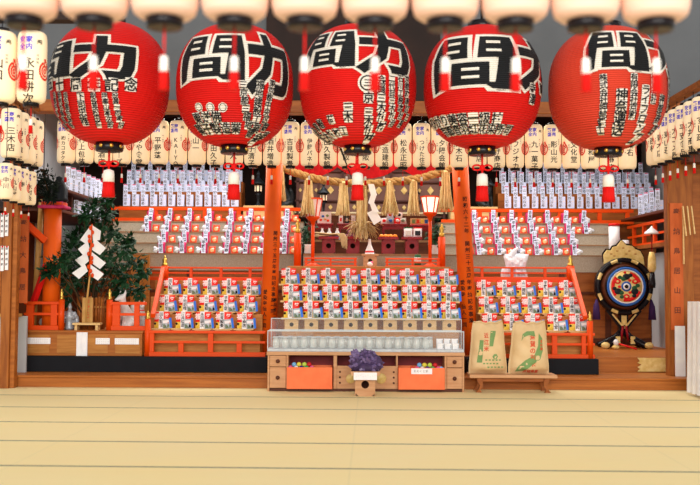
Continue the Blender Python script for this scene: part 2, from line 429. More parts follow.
def lant_text(name, kind, side=''):
    s = MB(); pl = wrapL(LR + .0015)
    b = ('商売', '繁盛') if kind == 0 else ('家内', '安全')
    for k, tx in enumerate(b[::-1]):
        s.col(tx, .05, pl, -.052 + .052 * k, LH - .075, m_blue, .025, (3, 0))
    s.txt('奉', .05, pl, .075, LH - .095, m_ink, .01, (3, 0))
    n = len(name); sz = min(.084, .335 / n)
    s.col(name, sz, pl, 0.0, .315 - sz * .5, m_ink, .012, (3, 0))
    if side: s.col(side, .022, pl, -.058, .27, m_ink, 0, (2, 0), step=1.25)
    if side: s.col(side[::-1], .02, pl, .062, .33, m_ink, 0, (2, 0), step=1.25)
    for u in (-.128, .128): crest(s, pl, u, .225, 1.05, m_crest)
    return s.mesh('lettering', weld=False)
def lantern(loc, label, name, kind, group, side='', front=False, rz=0):
    t = thing('paper_lantern', label, 'lantern', loc, rz, group)
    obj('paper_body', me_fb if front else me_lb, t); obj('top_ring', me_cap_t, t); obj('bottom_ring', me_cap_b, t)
    obj('lettering', lant_text(name, kind, side), t); obj('tassel', me_tas, t)
    return t
NM = ['㈱カコタクス', '村上包装', '三輪酒店', '三丸ーズ', 'みや食堂', '平野蓬', 'KAIYO', '山一', '金田久子', '大成人', '陽子清子', '酒井増造', '吉見製畳', '伊藤パネル', '田久製餡', '森大阪', '上大阪', '三造建設', '松永正昭', 'つけた住宅', '夕陽会館', '丸木石', '石材店', '江守商店', 'フジオカ', '九一菓子', '影山光', '文化堂', '大和屋', '一元商店', '大石', '青木']
SD = ['代表一同', '京都市', '岩井正', '', '山科区']
LY = 11.45
zb = PZ(166.5, LY, 350)
nL = 32
for i in range(nL):
    px = 63.2 + i * 18.85
    if px > 612 and i > 30: break
    x = PX(px, LY)
    pos = nth(i, 31)
    lantern((x, LY, zb - .0054 * x), f'white paper lantern, {pos} in the long back row under the beam', NM[i % len(NM)].replace('ー', '｜'), i % 2, 'paper lanterns in the long back row', SD[i % 5], rz=random.uniform(-.12, .12))
RL = ['三丸建設', 'すし政', '大井商事', '平安食品', 'カゴメ屋', '東山荘', '青木店', '西村']
for i in range(8):
    Y = 9.4 + i * .25
    lantern((3.52, Y, PZ(167, 11.3, 660) - (11.3 - Y) * .012), f'white paper lantern, {nth(i, 8, "near")} in the row along the right side', RL[i].replace('ー', '｜'), (i + 1) % 2, 'paper lanterns along the right side', SD[i % 5], rz=-.55)
struct('trim_10', MB().bx(-3.6, 3.6, 11.42, 11.48, zb + .61, zb + .67, m_vdark))
struct('trim_8', MB().bx(3.47, 3.57, 9.2, 10.84, PZ(167, 11.3, 660) + .6, PZ(167, 11.3, 660) + .66, m_wood))
LL = ['三木店', '伊藤博生', '高島', '三好商店']
for i in range(4):
    Y = 10.1 + i * .245
    lantern((-3.55, Y, PZ(164, 10.6, 20)), f'white paper lantern, {nth(i, 4, "near")} in the upper row at the left side', LL[i], i % 2, 'paper lanterns in the upper left side row', SD[i % 5], rz=.35)
LC = ['中川', '丸山屋', '南', '木村会']
for i in range(4):
    Y = (9.98, 10.22, 10.47, 10.71)[i]; z = PZ(202, 10.3, 12)
    t = lantern((-3.55, Y, z), f'small white paper lantern, {nth(i, 4, "near")} in the lower row at the left side', LC[i], (i + 1) % 2, 'paper lanterns in the lower left side row', SD[i % 5], rz=.35)
    t.scale = (.72, .72, .72)
    MB().tube([(0, 0, .6), (0, 0, (PZ(164, 10.6, 20) + .62 - z) / .72)], .004, m_iron, 6).build('hanging_cord', t)
struct('trim_14', MB().bx(-3.6, -3.5, 9.85, 10.84, PZ(164, 10.6, 20) + .61, PZ(164, 10.6, 20) + .67, m_wood))
for i, (px, nm) in enumerate(((-4, '山口'), (27, '永田耕次'))):
    lantern((PX(px, 7.0), 7.0, PZ(103, 7.0, 20)), ('large near white lantern at the left edge of the photo, cut by the frame', 'large near white lantern with four black characters, beside the leftmost red lantern')[i], nm, 1, None, '㈱田代', rz=.1)
struct('trim_9', MB().bx(-3.2, -2.0, 6.94, 7.06, PZ(103, 7.0, 20) + .6, PZ(103, 7.0, 20) + .66, m_vdark))
FY = 2.95
zf = PZ(19.5, FY)
for i in range(10):
    px = 18 + i * 71.2
    if px > 760: break
    lantern((PX(px, FY), FY, zf), f'blurred white lantern, {nth(i, 10)} in the nearest row along the top edge', ['近江屋', '三上', '大橋', '今村', '中島', '神田'][i % 6], i % 2, 'near lanterns along the top edge', front=True)
bpy.data.meshes  # noqa

# ------------------------------------------------------------------ five big red lanterns
RY = 8.0
K = RY / F
RR, RH = 58.8 * K, 62 * K
EX = 2.35
def rl_r(z, off=0):
    t = min(.966, abs(z / RH)); return RR * (1 - t ** EX) ** (1 / EX) + off
def wrapR(off):
    return lambda th, z: Vector((rl_r(z, off) * math.sin(th), -rl_r(z, off) * math.cos(th), z))
def red_body(m):
    prof = []
    for i in range(65):
        z = -.966 * RH + 2 * .966 * RH * i / 64
        prof.append((rl_r(z), z))
    return MB().lathe(prof, m, n=48).mesh('paper_body')
me_rb = red_body(m_redlan); me_rf = red_body(m_fadelan)
zt = .966 * RH
s = MB().lathe([(13.5 * K - .012, -zt + .006), (13.5 * K, -zt + .004), (13.8 * K, -zt - 8 * K), (13 * K, -zt - 8.6 * K), (11 * K, -zt - 8.6 * K)], m_blackl, n=28)
me_rbot = s.mesh('bottom_ring')
s = MB()
for k in range(8):
    a = 2 * PI * (k + .5) / 8
    s.lathe([(.017, 0), (.016, .006), (.008, .011), (.001, .012)], m_gold, c=(13.6 * K * math.cos(a), 13.6 * K * math.sin(a), -zt - 4 * K), n=12, M=Matrix.Rotation(a, 4, 'Z') @ Matrix.Rotation(PI / 2, 4, 'Y'))
me_stud = s.mesh('ring_studs')
s = MB().lathe([(11 * K, zt + 7 * K), (14 * K, zt + 7 * K), (14 * K, zt), (13 * K, zt - .006)], m_blackl, n=28)
me_rtop = s.mesh('top_ring')
me_rcord = MB().tube([(0, 0, zt + 6 * K), (0, 0, 3.87 - PZ(87, RY))], .012, m_iron, 8).mesh('hanging_cord')
zc = -zt - 8.6 * K
me_tc = MB().tube([(0, 0, zc), (0, 0, zc - 20 * K)], .009, m_tassr, 8).mesh('cord')
s = MB().ell((0, 0, zc - 12.5 * K), (.022, .022, .03), m_tassr)
for sg in (-1, 1):
    pts = [(sg * .01, -.01, zc - 12.5 * K)]
    for a in range(0, 11): pts.append((sg * (.045 - .035 * math.cos(a * .6)), -.012, zc - 12.5 * K + .022 * math.sin(a * .6)))
    s.tube(pts, .008, m_tassr, 6)
me_knot = s.mesh('bow_knot')
z0 = zc - 18 * K
me_tw = MB().lathe([(.012, z0), (5.0 * K, z0 - 1.5 * K), (5.6 * K, z0 - 5 * K), (5.7 * K, z0 - 13 * K)], m_tassw, n=20).mesh('white_skirt')
prof = [(5.7 * K, z0 - 13 * K), (6.0 * K, z0 - 20 * K), (6.6 * K, z0 - 28 * K)]
me_tr = MB().lathe(prof, m_tassr, n=20).mesh('red_skirt')
SUB = (9, 9)
def A(p): return math.radians(p)
def zpx(y, cy, th=0):       # height on the lantern's front for a height in the photo
    r = RR * .9
    for _ in range(4):
        z = (286 - y) * (RY - r * math.cos(th)) / F - (286 - cy) * RY / F
        r = rl_r(z)
    return z
def th_of(deg, z):
    if abs(deg) >= 90: return A(deg)
    r = rl_r(z); rel = 58 * math.sin(A(deg)); th = A(deg)
    for _ in range(4):
        q = rel * (RY - r * math.cos(th)) / F / r
        if abs(q) > 1: return math.copysign(PI / 2 + (abs(q) - 1) * 1.2, q)
        th = math.asin(q)
    return th
def gate(e, sub):
    k = ('gate', e, sub)
    if k in _gc: return _gc[k]
    Q = [((-.47, .06), (-.05, .06), (-.07, .47), (-.42, .49)), ((-.47, .1), (-.3, .1), (-.33, -.44), (-.44, -.52)), ((.05, .06), (.47, .08), (.44, .47), (.07, .47)), ((.27, .1), (.47, .1), (.47, -.5), (.22, -.48)), ((.1, -.38), (.3, -.38), (.4, -.5), (.2, -.49)), ((-.23, -.42), (.17, -.42), (.17, -.02), (-.22, -.02))]
    S = [((-.3, .33), (-.14, .33), (-.14, .38), (-.3, .38)), ((-.3, .17), (-.14, .17), (-.14, .22), (-.3, .22)), ((.14, .33), (.3, .33), (.3, .38), (.14, .38)), ((.14, .17), (.3, .17), (.3, .22), (.14, .22)), ((-.11, -.17), (.07, -.17), (.07, -.12), (-.11, -.12)), ((-.11, -.31), (.07, -.31), (.07, -.26), (-.11, -.26))]
    bm = bmesh.new()
    for q in (S if e < 0 else Q):
        cx = sum(p[0] for p in q) / 4; cy = sum(p[1] for p in q) / 4; ee = max(e, 0)
        bm.faces.new([bm.verts.new((x + math.copysign(ee, x - cx), y + math.copysign(ee, y - cy), 0)) for x, y in q])
    for ax in (0, 1):
        for i in range(sub):
            p = -.58 + 1.16 * (i + .5) / sub
            bmesh.ops.bisect_plane(bm, geom=bm.verts[:] + bm.edges[:] + bm.faces[:], dist=1e-6, plane_co=(p, 0, 0) if ax == 0 else (0, p, 0), plane_no=(1, 0, 0) if ax == 0 else (0, 1, 0))
    bm.verts.index_update()
    _gc[k] = ([(v.co.x, v.co.y) for v in bm.verts], [tuple(v.index for v in f.verts) for f in bm.faces]); bm.free()
    return _gc[k]
def big(s, ch, a0, a1, y0, y1, cy):
    zt0, zb0_ = zpx(y0, cy), zpx(y1, cy); zc_ = (zt0 + zb0_) / 2; hh = (zt0 - zb0_) / (1.0 if ch == '間' else .93)
    t0, t1 = th_of(a0, zc_), th_of(a1, zc_); w = t1 - t0; th = (t0 + t1) / 2
    lay = ((.05, m_lanwhite, .004), (0, m_lanink, .008), (-1, m_lanwhite, .012)) if ch == '間' else ((.095, m_lanwhite, .004), (.05, m_lanink, .008))
    for bold, m, off in lay:
        pl = wrapR(off)
        V, Fs = gate(bold, 12) if ch == '間' else glyph(ch, bold, SUB)
        s.add([pl(th + x * w / .95, zc_ + y * hh) for x, y in V], Fs, m)
def small(s, text, deg, y, cy, px, vert=True, dd=0, dy=None, bold=.02):
    for i, ch in enumerate(text):
        if ch == ' ': continue
        yy = y + (i * px * .98 if vert else i * (dy or 0)); z = zpx(yy, cy, A(deg))
        r = max(rl_r(z), .1); th = th_of(deg + dd * i, z) if vert else th_of(deg, z) + i * px * .96 * K / r
        for b, m, off in ((.135, m_lanwhite, .010 + .0001 * (i % 3)), (bold, m_lanink, .013)):
            V, Fs = glyph(ch, b, (2, 2)); pl = wrapR(off)
            if m is m_lanwhite:      # the white ground each character is painted on
                q = [(-.42, -.46), (0, -.5), (.42, -.46), (.44, 0), (.42, .46), (0, .5), (-.42, .46), (-.44, 0)]
                s.add([pl(th, z)] + [pl(th + x * px * K / r, z + y * px * K) for x, y in q], [(0, k + 1, (k + 1) % 8 + 1) for k in range(8)], m)
            else:
                s.add([pl(th + x * px * K / r, z + y * px * K) for x, y in V], Fs, m)
def circ(s, deg, y, cy, px):
    z = zpx(y, cy, A(deg)); th = th_of(deg, z); r = rl_r(z)
    for rr, m, off in ((.62, m_lanwhite, .008), (.5, m_lanink, .009), (.4, m_lanwhite, .0098)):
        pl = wrapR(off); n = 18
        s.add([pl(th, z)] + [pl(th + rr * px * K / r * math.cos(2 * PI * k / n), z + rr * px * K * math.sin(2 * PI * k / n)) for k in range(n)], [(0, k + 1, (k + 1) % n + 1) for k in range(n)], m)
def red_lantern(px, cy, label, fill, faded=False):
    c = P(px, cy, RY)
    t = thing('red_lantern', label, 'lantern', c, 0, 'big red lanterns')
    obj('paper_body', me_rf if faded else me_rb, t); obj('top_ring', me_rtop, t)
    b = obj('bottom_ring', me_rbot, t); obj('ring_studs', me_stud, b); obj('hanging_cord', me_rcord, t)
    s = MB(); fill(s, cy); obj('lettering', s.mesh('lettering', weld=False), t)
    q = obj('tassel', me_tc, t)
    for nm, me in (('bow_knot', me_knot), ('white_skirt', me_tw), ('red_skirt', me_tr)): obj(nm, me, q)
def f1(s, cy):
    big(s, '間', -100, -27, 37, 75, cy); big(s, '力', -25, 42, 37, 77, cy)
    for i, ch in enumerate('五十周年記念'): small(s, ch, [-62, -42, -20, -1, 16, 35][i], 85, cy, 13.5)
    for d, y0, tx, px in ((-52, 96, '京都中央青果', 6), (-42, 96, '卸売市場協同', 6.2), (-33, 96, '組合連合会長', 6), (-15, 97, '下司忠雄', 8.5), (-2, 96, '副会長松田隆', 6), (9, 96, '理事山本次郎', 6), (19, 96, '役員一同奉納', 6)): small(s, tx, d, y0, cy, px, dd=.4)
def f2(s, cy):
    big(s, '間', -57, 17, 33, 80, cy); big(s, '力', 20, 74, 33, 90, cy)
    small(s, '三京都三福地建設', 15, 85, cy, 8.2, dd=.8); small(s, '福地建設工業会社', 33, 85, cy, 9, dd=-1.4); small(s, '東京都中央区銀座', 47, 84, cy, 7.5, dd=-2)
    for d in (-31, -18, -5): circ(s, d, 108, cy, 7)
    small(s, '東洋佛', -33, 119, cy, 11, False); small(s, '菓子製造業', -31, 130, cy, 10, False)
def f3(s, cy):
    big(s, '間', -61, -3, 29, 66, cy); big(s, '力', 0, 60, 30, 70, cy)
    circ(s, 9, 83, cy, 15); small(s, '三', 9, 83, cy, 8); small(s, '京', 10, 98, cy, 11)
    small(s, '会員三木竹材', 23, 80, cy, 9.5); small(s, '三木竹林', 10, 113, cy, 9)
    small(s, '二代目三木竹治', 35, 79, cy, 7.5); small(s, '石川工務店社長', 46, 79, cy, 7.5); small(s, '京都府南区三条', 56, 80, cy, 7.5)
    small(s, '三木', -10, 108, cy, 10); small(s, '伏見深草稲荷', -56, 136, cy, 8.5, False, dy=-2.6); small(s, '御前町三木竹材工', -50, 141, cy, 7.8, False, dy=-1)
def f4(s, cy):
    big(s, '間', -64, 29, 34, 89, cy); big(s, '力', 32, 98, 36, 84, cy)
    small(s, '寺澤', 50, 89, cy, 11); small(s, '陸ひがり美容一級技', -60, 122, cy, 11, False, dy=.2); small(s, '京都音羽紅花染所司', -42, 131, cy, 9, False, dy=.1)
def f5(s, cy):
    big(s, '間', -36, 26, 30, 70, cy); big(s, '力', 28, 88, 31, 70, cy)
    small(s, '株式会社押部鐵工', -20, 78, cy, 7.8, dd=.3); small(s, '神奈運送', -2, 95, cy, 12); small(s, '有限会社京和', 10, 77, cy, 8)
    small(s, 'ライフロン工業', 23, 90, cy, 10, dd=-.6); small(s, '株式会社', 33, 77, cy, 8); small(s, '押部商店', 47, 100, cy, 10, dd=-2); small(s, '代表取締役社長', 66, 80, cy, 7)
red_lantern(110.5, 84, 'big red paper lantern with six black characters in a line, leftmost of five', f1)
red_lantern(235, 86.5, 'big red paper lantern with three small white crests, second from left', f2)
red_lantern(358, 87, 'big red paper lantern with one round white crest, middle of five', f3)
red_lantern(482, 88, 'big red paper lantern with two low rows of lettering, fourth from left', f4)
red_lantern(607.5, 89, 'paler faded red paper lantern with vertical lettering columns, rightmost of the five', f5, True)
# ================================================================== PILLARS
def pillar(top, bot, label, texts):
    Y = 11.76
    a, b = P(*bot, Y), P(*top, Y)
    d = (b - a) / (b.z - a.z)
    base = a + d * (PLZ - a.z); L = (3.3 - PLZ) * d.length
    t = thing('shrine_pillar', label, 'pillar', base); t.rotation_euler = (0, math.atan2(d.x, 1), 0)
    R = .1
    MB().lathe([(R, 0), (R, L)], m_pillar, n=32).build('shaft', t)
    s = MB()
    for tx, th, y0, px, st in texts:
        z = (PZ(y0, Y - R, bot[0]) - PLZ)
        pl = lambda u, v: Vector(((R + .002) * math.sin(A(th) + u / R), -(R + .002) * math.cos(A(th) + u / R), v))
        s.col(tx, px * wpx(1, Y), pl, 0, z, m_ink, .02, (2, 0), step=st)
    s.build('lettering', t, weld=False)
pillar((274.5, 165), (268.5, 330), 'left round orange pillar, lettered in black on its lower half', [('開創三十五周年奉納記念事業一同', 30, 233, 4.6, 1.2), ('愛染寺信人一同', -28, 292, 4.8, 1.15), ('奉納者一同', 48, 300, 4.2, 1.1)])
pillar((460, 165), (468.5, 330), 'right round orange pillar with a long black lettered column down its face', [('昭和六十二年　開創三十五周年奉納記念事業', 16, 199, 5.2, 1.22), ('愛染寺　信人一同', -32, 282, 5.0, 1.2)])

# ================================================================== RAILINGS
def finial(parent, x, y, z, h, w):
    MB().lathe([(w * .9, 0), (w, .02 * h), (w * .95, .25 * h), (w * .6, .28 * h), (w * .8, .34 * h), (w * .62, .42 * h), (w * .85, .56 * h), (w * .7, .7 * h), (w * .3, .82 * h), (w * .38, .88 * h), (w * .1, h)], m_gold, n=14).build('finial', parent, loc=(x, y, z))
def railing(label, x0, x1, Y, zt, zm, zb1, zb0, posts=(), lows=(), ends=(), m=None, th=.03, slopes=(), group=None, extra=()):
    m = m or m_orange
    t = thing('railing', label, 'railing', ((x0 + x1) / 2, Y, zb0), 0, group)
    ox = (x0 + x1) / 2
    def o(name, xa, xb, za, zb, dy=.02): return MB().bx(xa - ox, xb - ox, -dy, dy, za - zb0, zb - zb0, m).build(name, t, .003)
    o('top_rail', x0, x1, zt - th * .5, zt + th * .5, .026)
    if zm: o('middle_rail', x0, x1, zm - th * .45, zm + th * .45)
    o('bottom_rail', x0, x1, zb0, zb1, .024)
    for x in extra: pass
    for x, w in posts: o('post', x - w / 2, x + w / 2, zb1, zt - th * .5, .022)
    for x, w in lows: o('short_post', x - w / 2, x + w / 2, zb1, (zm or zt) - th * .45, .018)
    for x, w, z, fh in ends:
        e = MB().lathe([(w, 0), (w, z - zb0)], m, n=18).build('end_post', t, loc=(x - ox, -.0, 0))
        if fh: finial(e, 0, 0, z - zb0, fh, w * .75)
    for a, b in slopes:
        MB().beam(Vector(a) - Vector((ox, Y, zb0)), Vector(b) - Vector((ox, Y, zb0)), .05, .055, m).build('sloping_rail', t, .004)
    return t
PT = PLZ
for nm, x0, x1, lab in (('l', PX(15, 11.15), PX(268, 11.15), 'long low black plinth under the chest and packet stand at the left'), ('r', PX(466, 11.15), PX(597, 11.15), 'low black plinth under the packet stand behind the rice bags')):
    tag(MB().bx(x0, x1, 11.1, 11.455, .13, PT, m_black).build('plinth', None, .005), lab, 'plinth')
YR = 11.2
X = lambda p: PX(p, YR)
railing('orange railing across the front of the left packet stand', X(146), X(266), YR, PZ(332, YR, 200), PZ(342, YR, 200), PZ(352, YR, 200), PT,
        posts=[(X(153), .05), (X(211.5), .06)], lows=[(X(182), .06), (X(240), .06)], ends=[(X(148.5), .034, PZ(319, YR, 148), .1)],
        slopes=[((X(152.5), 11.25, PZ(316, 11.2, 152)), (PX(163, 12.14), 12.14, PZ(269, 12.2, 163)))])
railing('orange railing across the packet stand behind the rice bags', X(470), X(594), YR, PZ(334, YR, 520), PZ(344, YR, 520), PZ(354, YR, 520), PT,
        posts=[(X(473), .05), (X(554), .06), (X(583), .05)], lows=[(X(500), .06), (X(529), .06)], ends=[(X(589.5), .036, PZ(321, YR, 590), .11)],
        slopes=[((X(586), 11.25, PZ(318, 11.2, 586)), (PX(572, 12.14), 12.14, PZ(270, 12.2, 572)))])
# stands of stepped boards with the packets
def stand(label, x0, x1, steps, back, m=m_tier):
    t = thing('stepped_stand', label, 'stand', ((x0 + x1) / 2, steps[0][0], PLZ)); ox = (x0 + x1) / 2
    for i, (y, z) in enumerate(steps):
        y1 = back; zl = PLZ
        MB().bx(x0 - ox, x1 - ox, y - steps[0][0], (steps[i + 1][0] if i + 1 < len(steps) else back) - steps[0][0], 0, z - PLZ, m).build('step', t, .004)
    return t
rowY = [11.46, 11.73, 12.0]
rowZ = [PZ(y, Y, 200) - .03 for y, Y in zip((328.5, 311.5, 294.5), rowY)]
steps = [(Y - .12, z) for Y, z in zip(rowY, rowZ)]
ZUP = PZ(280.5, 12.2, 200)
steps4 = steps + [(12.13, ZUP)]
stand('brown stepped stand holding red packets, left of the left pillar', PX(153, 12.0), PX(262, 11.5), [(max(y, 11.34), z) for y, z in steps4], 12.5)
stand('brown stepped stand holding red packets, right of the right pillar', 1.56, PX(583, 11.6), [(max(y, 11.34), z) for y, z in steps4], 12.5)
YU = 12.22
X = lambda p: PX(p, YU)
for lab, x0, x1, pp, ends in (('small orange railing along the top of the left packet stand', 150, 262, (191, 221, 250), (164.5,)), ('small orange railing along the top of the right packet stand', 473, 573, (482, 512, 545), (570.5,))):
    c = (x0 + x1) / 2
    railing(lab, X(x0), X(x1), YU, PZ(267.8, YU, c), PZ(273, YU, c), PZ(277, YU, c), ZUP, posts=[(X(p), .035) for p in pp], ends=[(X(e), .05, PZ(266, YU, e), .13) for e in ends], th=.022)

# ------------------------------------------------------------------ packets
U = .0121
NAMES = ['松永正昭', '永田耕次', '伊藤博生', '平野食堂', '酒井増造', '江守商店', '山一建設', '田久製餡', '吉見製畳', '下司忠雄']
def strip_mesh(name, w, h, tx, th=.006, bar=None, paper=m_white, bold=.02):
    s = MB().bx(-w / 2, w / 2, -th / 2, th / 2, 0, h, paper)
    sz = min(w * .86, h * .9 / len(tx))
    s.col(tx, sz, flat(-th / 2 - .0008), 0, h * .97 - sz * .62 - (.02 if bar else 0), m_ink, bold, step=h * .86 / len(tx) / sz)
    if bar: s.bx(-w * .42, w * .42, -th / 2 - .001, -th / 2, h * .95, h * .99, bar)
    return s.mesh(name, weld=False)
me_strips = [strip_mesh('name_strip', .052, .2, tx) for tx in NAMES]
def packet_mesh(k):
    rr = random.Random(k)
    def fm(u, v):
        if v > .38: return m_pack
        if u < 0: return m_yel
        return m_pink if rr.random() < .5 else m_yel
    s = MB().pillow(.18, .19, .05, m_pack, nu=8, nv=8, pinch=.97, fm=fm)
    f = lambda u, v: Vector((u, -.0275, v))
    s.txt('福', .075, f, -.055, .135, m_pink, .03)
    s.txt('笹', .05, f, .06, .145, m_pink, .03)
    s.ell((-.075, -.022, .05), (.014, .006, .014), m_ink, 8, 5)
    s.ell((-.03, -.024, .045), (.02, .004, .025), m_yel, 8, 5)
    return s.mesh('packet', weld=False)
me_pk = [packet_mesh(i) for i in range(3)]
def picbox_mesh(k):
    rr = random.Random(k + 40)
    s = MB().bx(-.05, .036, -.013, .013, 0, .11, m_photo)
    s.bx(.036, .06, -.0135, .013, 0, .118, m_bluep)
    s.prism([(-.042, .005), (.0, .005), (-.005, .03), (-.02, .05), (-.038, .045)], -.0142, -.0132, m_green)
    s.prism([(.0, .008), (.03, .008), (.03, .04), (.012, .05)], -.0142, -.0132, m_green if k != 1 else m_black)
    s.prism([(-.04, .06), (.03, .065), (.03, .094), (-.04, .094)], -.0142, -.0132, m_white)
    s.prism([(.016, .055), (.026, .055), (.026, .068), (.016, .068)], -.0152, -.0142, m_red)
    return s.mesh('picture_box')
me_pb = [picbox_mesh(i) for i in range(3)]
me_tray = MB().bx(-.115, .115, -.1, .1, .018, .03, m_hinoki).bx(-.09, .09, -.08, .08, 0, .018, m_hinoki).mesh('tray', .002)
def hole_plate(s, w, h, r, cz, y0, y1, m):
    n = 16
    outer = []; inner = []
    for i in range(n):
        a = 2 * PI * i / n + PI / n; c, d = math.cos(a), math.sin(a); k = 1 / max(abs(c), abs(d))
        outer.append((w / 2 * c * k, (h / 2) * d * k + h / 2)); inner.append((r * c, cz + r * d))
    for y in (y0, y1):
        V = [(x, y, z) for x, z in outer] + [(x, y, z) for x, z in inner]
        s.add(V, [(i, (i + 1) % n, n + (i + 1) % n, n + i) for i in range(n)], m)
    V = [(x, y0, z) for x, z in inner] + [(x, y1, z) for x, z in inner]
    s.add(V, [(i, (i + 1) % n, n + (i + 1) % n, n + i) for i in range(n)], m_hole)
    V = [(x, y0, z) for x, z in outer] + [(x, y1, z) for x, z in outer]
    s.add(V, [(i, (i + 1) % n, n + (i + 1) % n, n + i) for i in range(n)], m)
def sanbo_meshes(w, d, h, tw, m, r, rim=.016):
    s = MB(); hole_plate(s, w, h - .02, r, (h - .02) * .55, -d / 2, -d / 2 + .008, m)
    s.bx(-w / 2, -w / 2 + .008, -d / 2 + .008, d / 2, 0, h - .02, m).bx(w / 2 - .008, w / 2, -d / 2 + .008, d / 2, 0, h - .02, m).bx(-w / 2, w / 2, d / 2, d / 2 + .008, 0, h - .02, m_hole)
    body = s.mesh('pedestal')
    s = MB().bx(-tw / 2, tw / 2, -tw * .45, tw * .45, h - .02, h - .008, m)
    for sg in (-1, 1):
        s.bx(-tw / 2, tw / 2, sg * (tw * .45 - .004) - .004, sg * (tw * .45 - .004) + .004, h - .008, h - .008 + rim, m)
        s.bx(sg * (tw / 2 - .004) - .004, sg * (tw / 2 - .004) + .004, -tw * .45 + .008, tw * .45 - .008, h - .008, h - .008 + rim, m)
    return body, s.mesh('tray')
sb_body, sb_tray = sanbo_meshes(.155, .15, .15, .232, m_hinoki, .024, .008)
def gift(x, Y, z, where, k, grp):
    rr = random.Random(k)
    dx = rr.uniform(-.008, .008)
    t = thing('snack_packet', f'red snack packet, {where}', 'packet', (x + dx, Y, z), 0, 'red packets ' + grp)
    obj('packet', me_pk[k % 3], t, rot=(-.1, 0, 0), loc=(0, .02, .003)); obj('name_strip', me_strips[(k * 7) % 10], t, loc=(rr.uniform(-.014, .004), -.032, 0), rot=(-.08, 0, rr.uniform(-.05, .05)))
    b = obj('picture_box', me_pb[(k * 5) % 3], None, loc=(x + dx + .08 + rr.uniform(-.004, .004), Y - .06, z + .004), rot=(0, -.1 + rr.uniform(-.05, .03), 0))
    tag(b, f'blue edged picture box, {where}', 'box', 'picture boxes ' + grp)
kk = 0
rn = ['bottom', 'middle', 'top']
for side, pxs, nm in (('left', (171, 190.4, 210.3, 229.7, 249.5), 'tree side stand'), ('right', (482, 502.5, 523, 544, 564.5), 'drum side stand')):
    for r in range(3):
        for c, px in enumerate(pxs):
            x = PX(px, 12.0) + (.02 if side == 'right' else 0); kk += 1
            where = f'{nth(c, 5)} in the {rn[r]} row of the {nm}'
            tag(obj('wooden_tray', me_tray, None, loc=(x, rowY[r], rowZ[r])), f'low wooden tray, {where}', 'tray', 'trays on the ' + nm)
            gift(x, rowY[r], rowZ[r] + .03, where, kk, 'on the ' + nm)
cY = [11.2, 11.5, 11.8]; cT = [PZ(y, Y, 370) for y, Y in zip((318.5, 301.5, 284.8), cY)]
for r in range(3):
    for c in range(9):
        px = (292.3, 291, 289)[r] + c * (19.55, 19.75, 19.75)[r]
        x = PX(px, cY[r]); kk += 1
        where = f'{nth(c, 9)} in the {rn[r]} row of the middle stand'
        t = thing('offering_stand', f'wooden offering stand, {where}', 'stand', (x, cY[r], cT[r] - .142), 0, 'wooden offering stands on the middle stand')
        obj('pedestal', sb_body, t); obj('tray', sb_tray, t)
        gift(x, cY[r] - .01, cT[r] + .001, where, kk, 'on the middle stand')
cB = [z - .142 for z in cT]
stand('brown stepped stand between the two pillars, holding rows of offering stands', PX(284, 11.35), PX(456, 11.35), [(Y - .13, z) for Y, z in zip(cY, cB)] + [(11.96, PZ(266.5, 12.1))], 12.45)
MB().bx(PX(284, 11.35), PX(456, 11.35), 11.08, 11.455, .131, PLZ, m_tier).build('base', bpy.data.objects['stepped_stand.002']).location = (-(PX(284, 11.35) + PX(456, 11.35)) / 2, -(cY[0] - .13), -PLZ)
XC = lambda p: PX(p, 12.2)
for lab, x0, x1 in (('low orange railing behind the middle stand, left half', 304, 357), ('low orange railing behind the middle stand, right half', 385, 440)):
    railing(lab, XC(x0), XC(x1), 12.2, PZ(258.5, 12.2), PZ(262, 12.2), PZ(265, 12.2), PZ(266.5, 12.1), posts=[(XC(x0 + 2), .03), (XC((x0 + x1) / 2), .025), (XC(x1 - 2), .03)], th=.018)

# ================================================================== UPPER SHELVES
UY = [13.72, 13.92, 14.12, 14.32]
UZ = [PZ(y, Y + .0, 350) for y, Y in zip((254, 243.5, 232.5, 222), UY)]
def ushelf(label, xs):
    t = thing('stepped_shelf', label, 'shelf', ((xs[0] + xs[1]) / 2, 13.7, 1.33)); ox = t.location.x
    for i in range(4):
        s = MB().bx(xs[0] - ox, xs[1] - ox, UY[i] - 13.7, (UY[i + 1] if i < 3 else 14.62) - 13.7, 0, UZ[i] - 1.33, m_beige)
        s.bx(xs[0] - ox, xs[1] - ox, UY[i] - 13.706, UY[i] - 13.7, UZ[i] - 1.33 - .018, UZ[i] - 1.33, m_beiged)
        s.build('step', t)
ULX = (PX(104, 14.32), PX(301, 13.7)); URX = (PX(441, 13.7), PX(622, 13.7))
ushelf('beige cloth covered stepped shelf high on the left', ULX)
ushelf('beige cloth covered stepped shelf high on the right', URX)
def wrap_mesh(k):
    rr = random.Random(k + 90)
    s = MB().pillow(.118, .16, .06, m_magenta, nu=6, nv=6, pinch=.85, jit=.008)
    return s.mesh('wrapper', weld=False)
me_wr = [wrap_mesh(i) for i in range(3)]
me_ws = [strip_mesh('name_strip', .062, .2, tx[:3], .006, paper=m_bwhite) for tx in NAMES]
def clear_mesh(k):
    rr = random.Random(k)
    s = MB()
    for i in range(4):
        s.ell((rr.uniform(-.02, .02), rr.uniform(-.01, .01), .03 + i * .014), (rr.uniform(.02, .04), .012, rr.uniform(.015, .03)), m_clear, 7, 5, Matrix.Rotation(rr.uniform(-1, 1), 3, 'Y'))
    return s.mesh('cellophane')
me_cl = [clear_mesh(i) for i in range(4)]
s = MB().pillow(.1, .105, .03, m_orgp, nu=6, nv=6, pinch=.95)
s.ell((.0, -.014, .045), (.032, .006, .03), m_figure, 9, 6).ell((.015, -.015, .065), (.016, .006, .014), m_white, 8, 5)
me_or = s.mesh('orange_packet', weld=False)
rw = ['lowest', 'second', 'third', 'top']
kk = 0
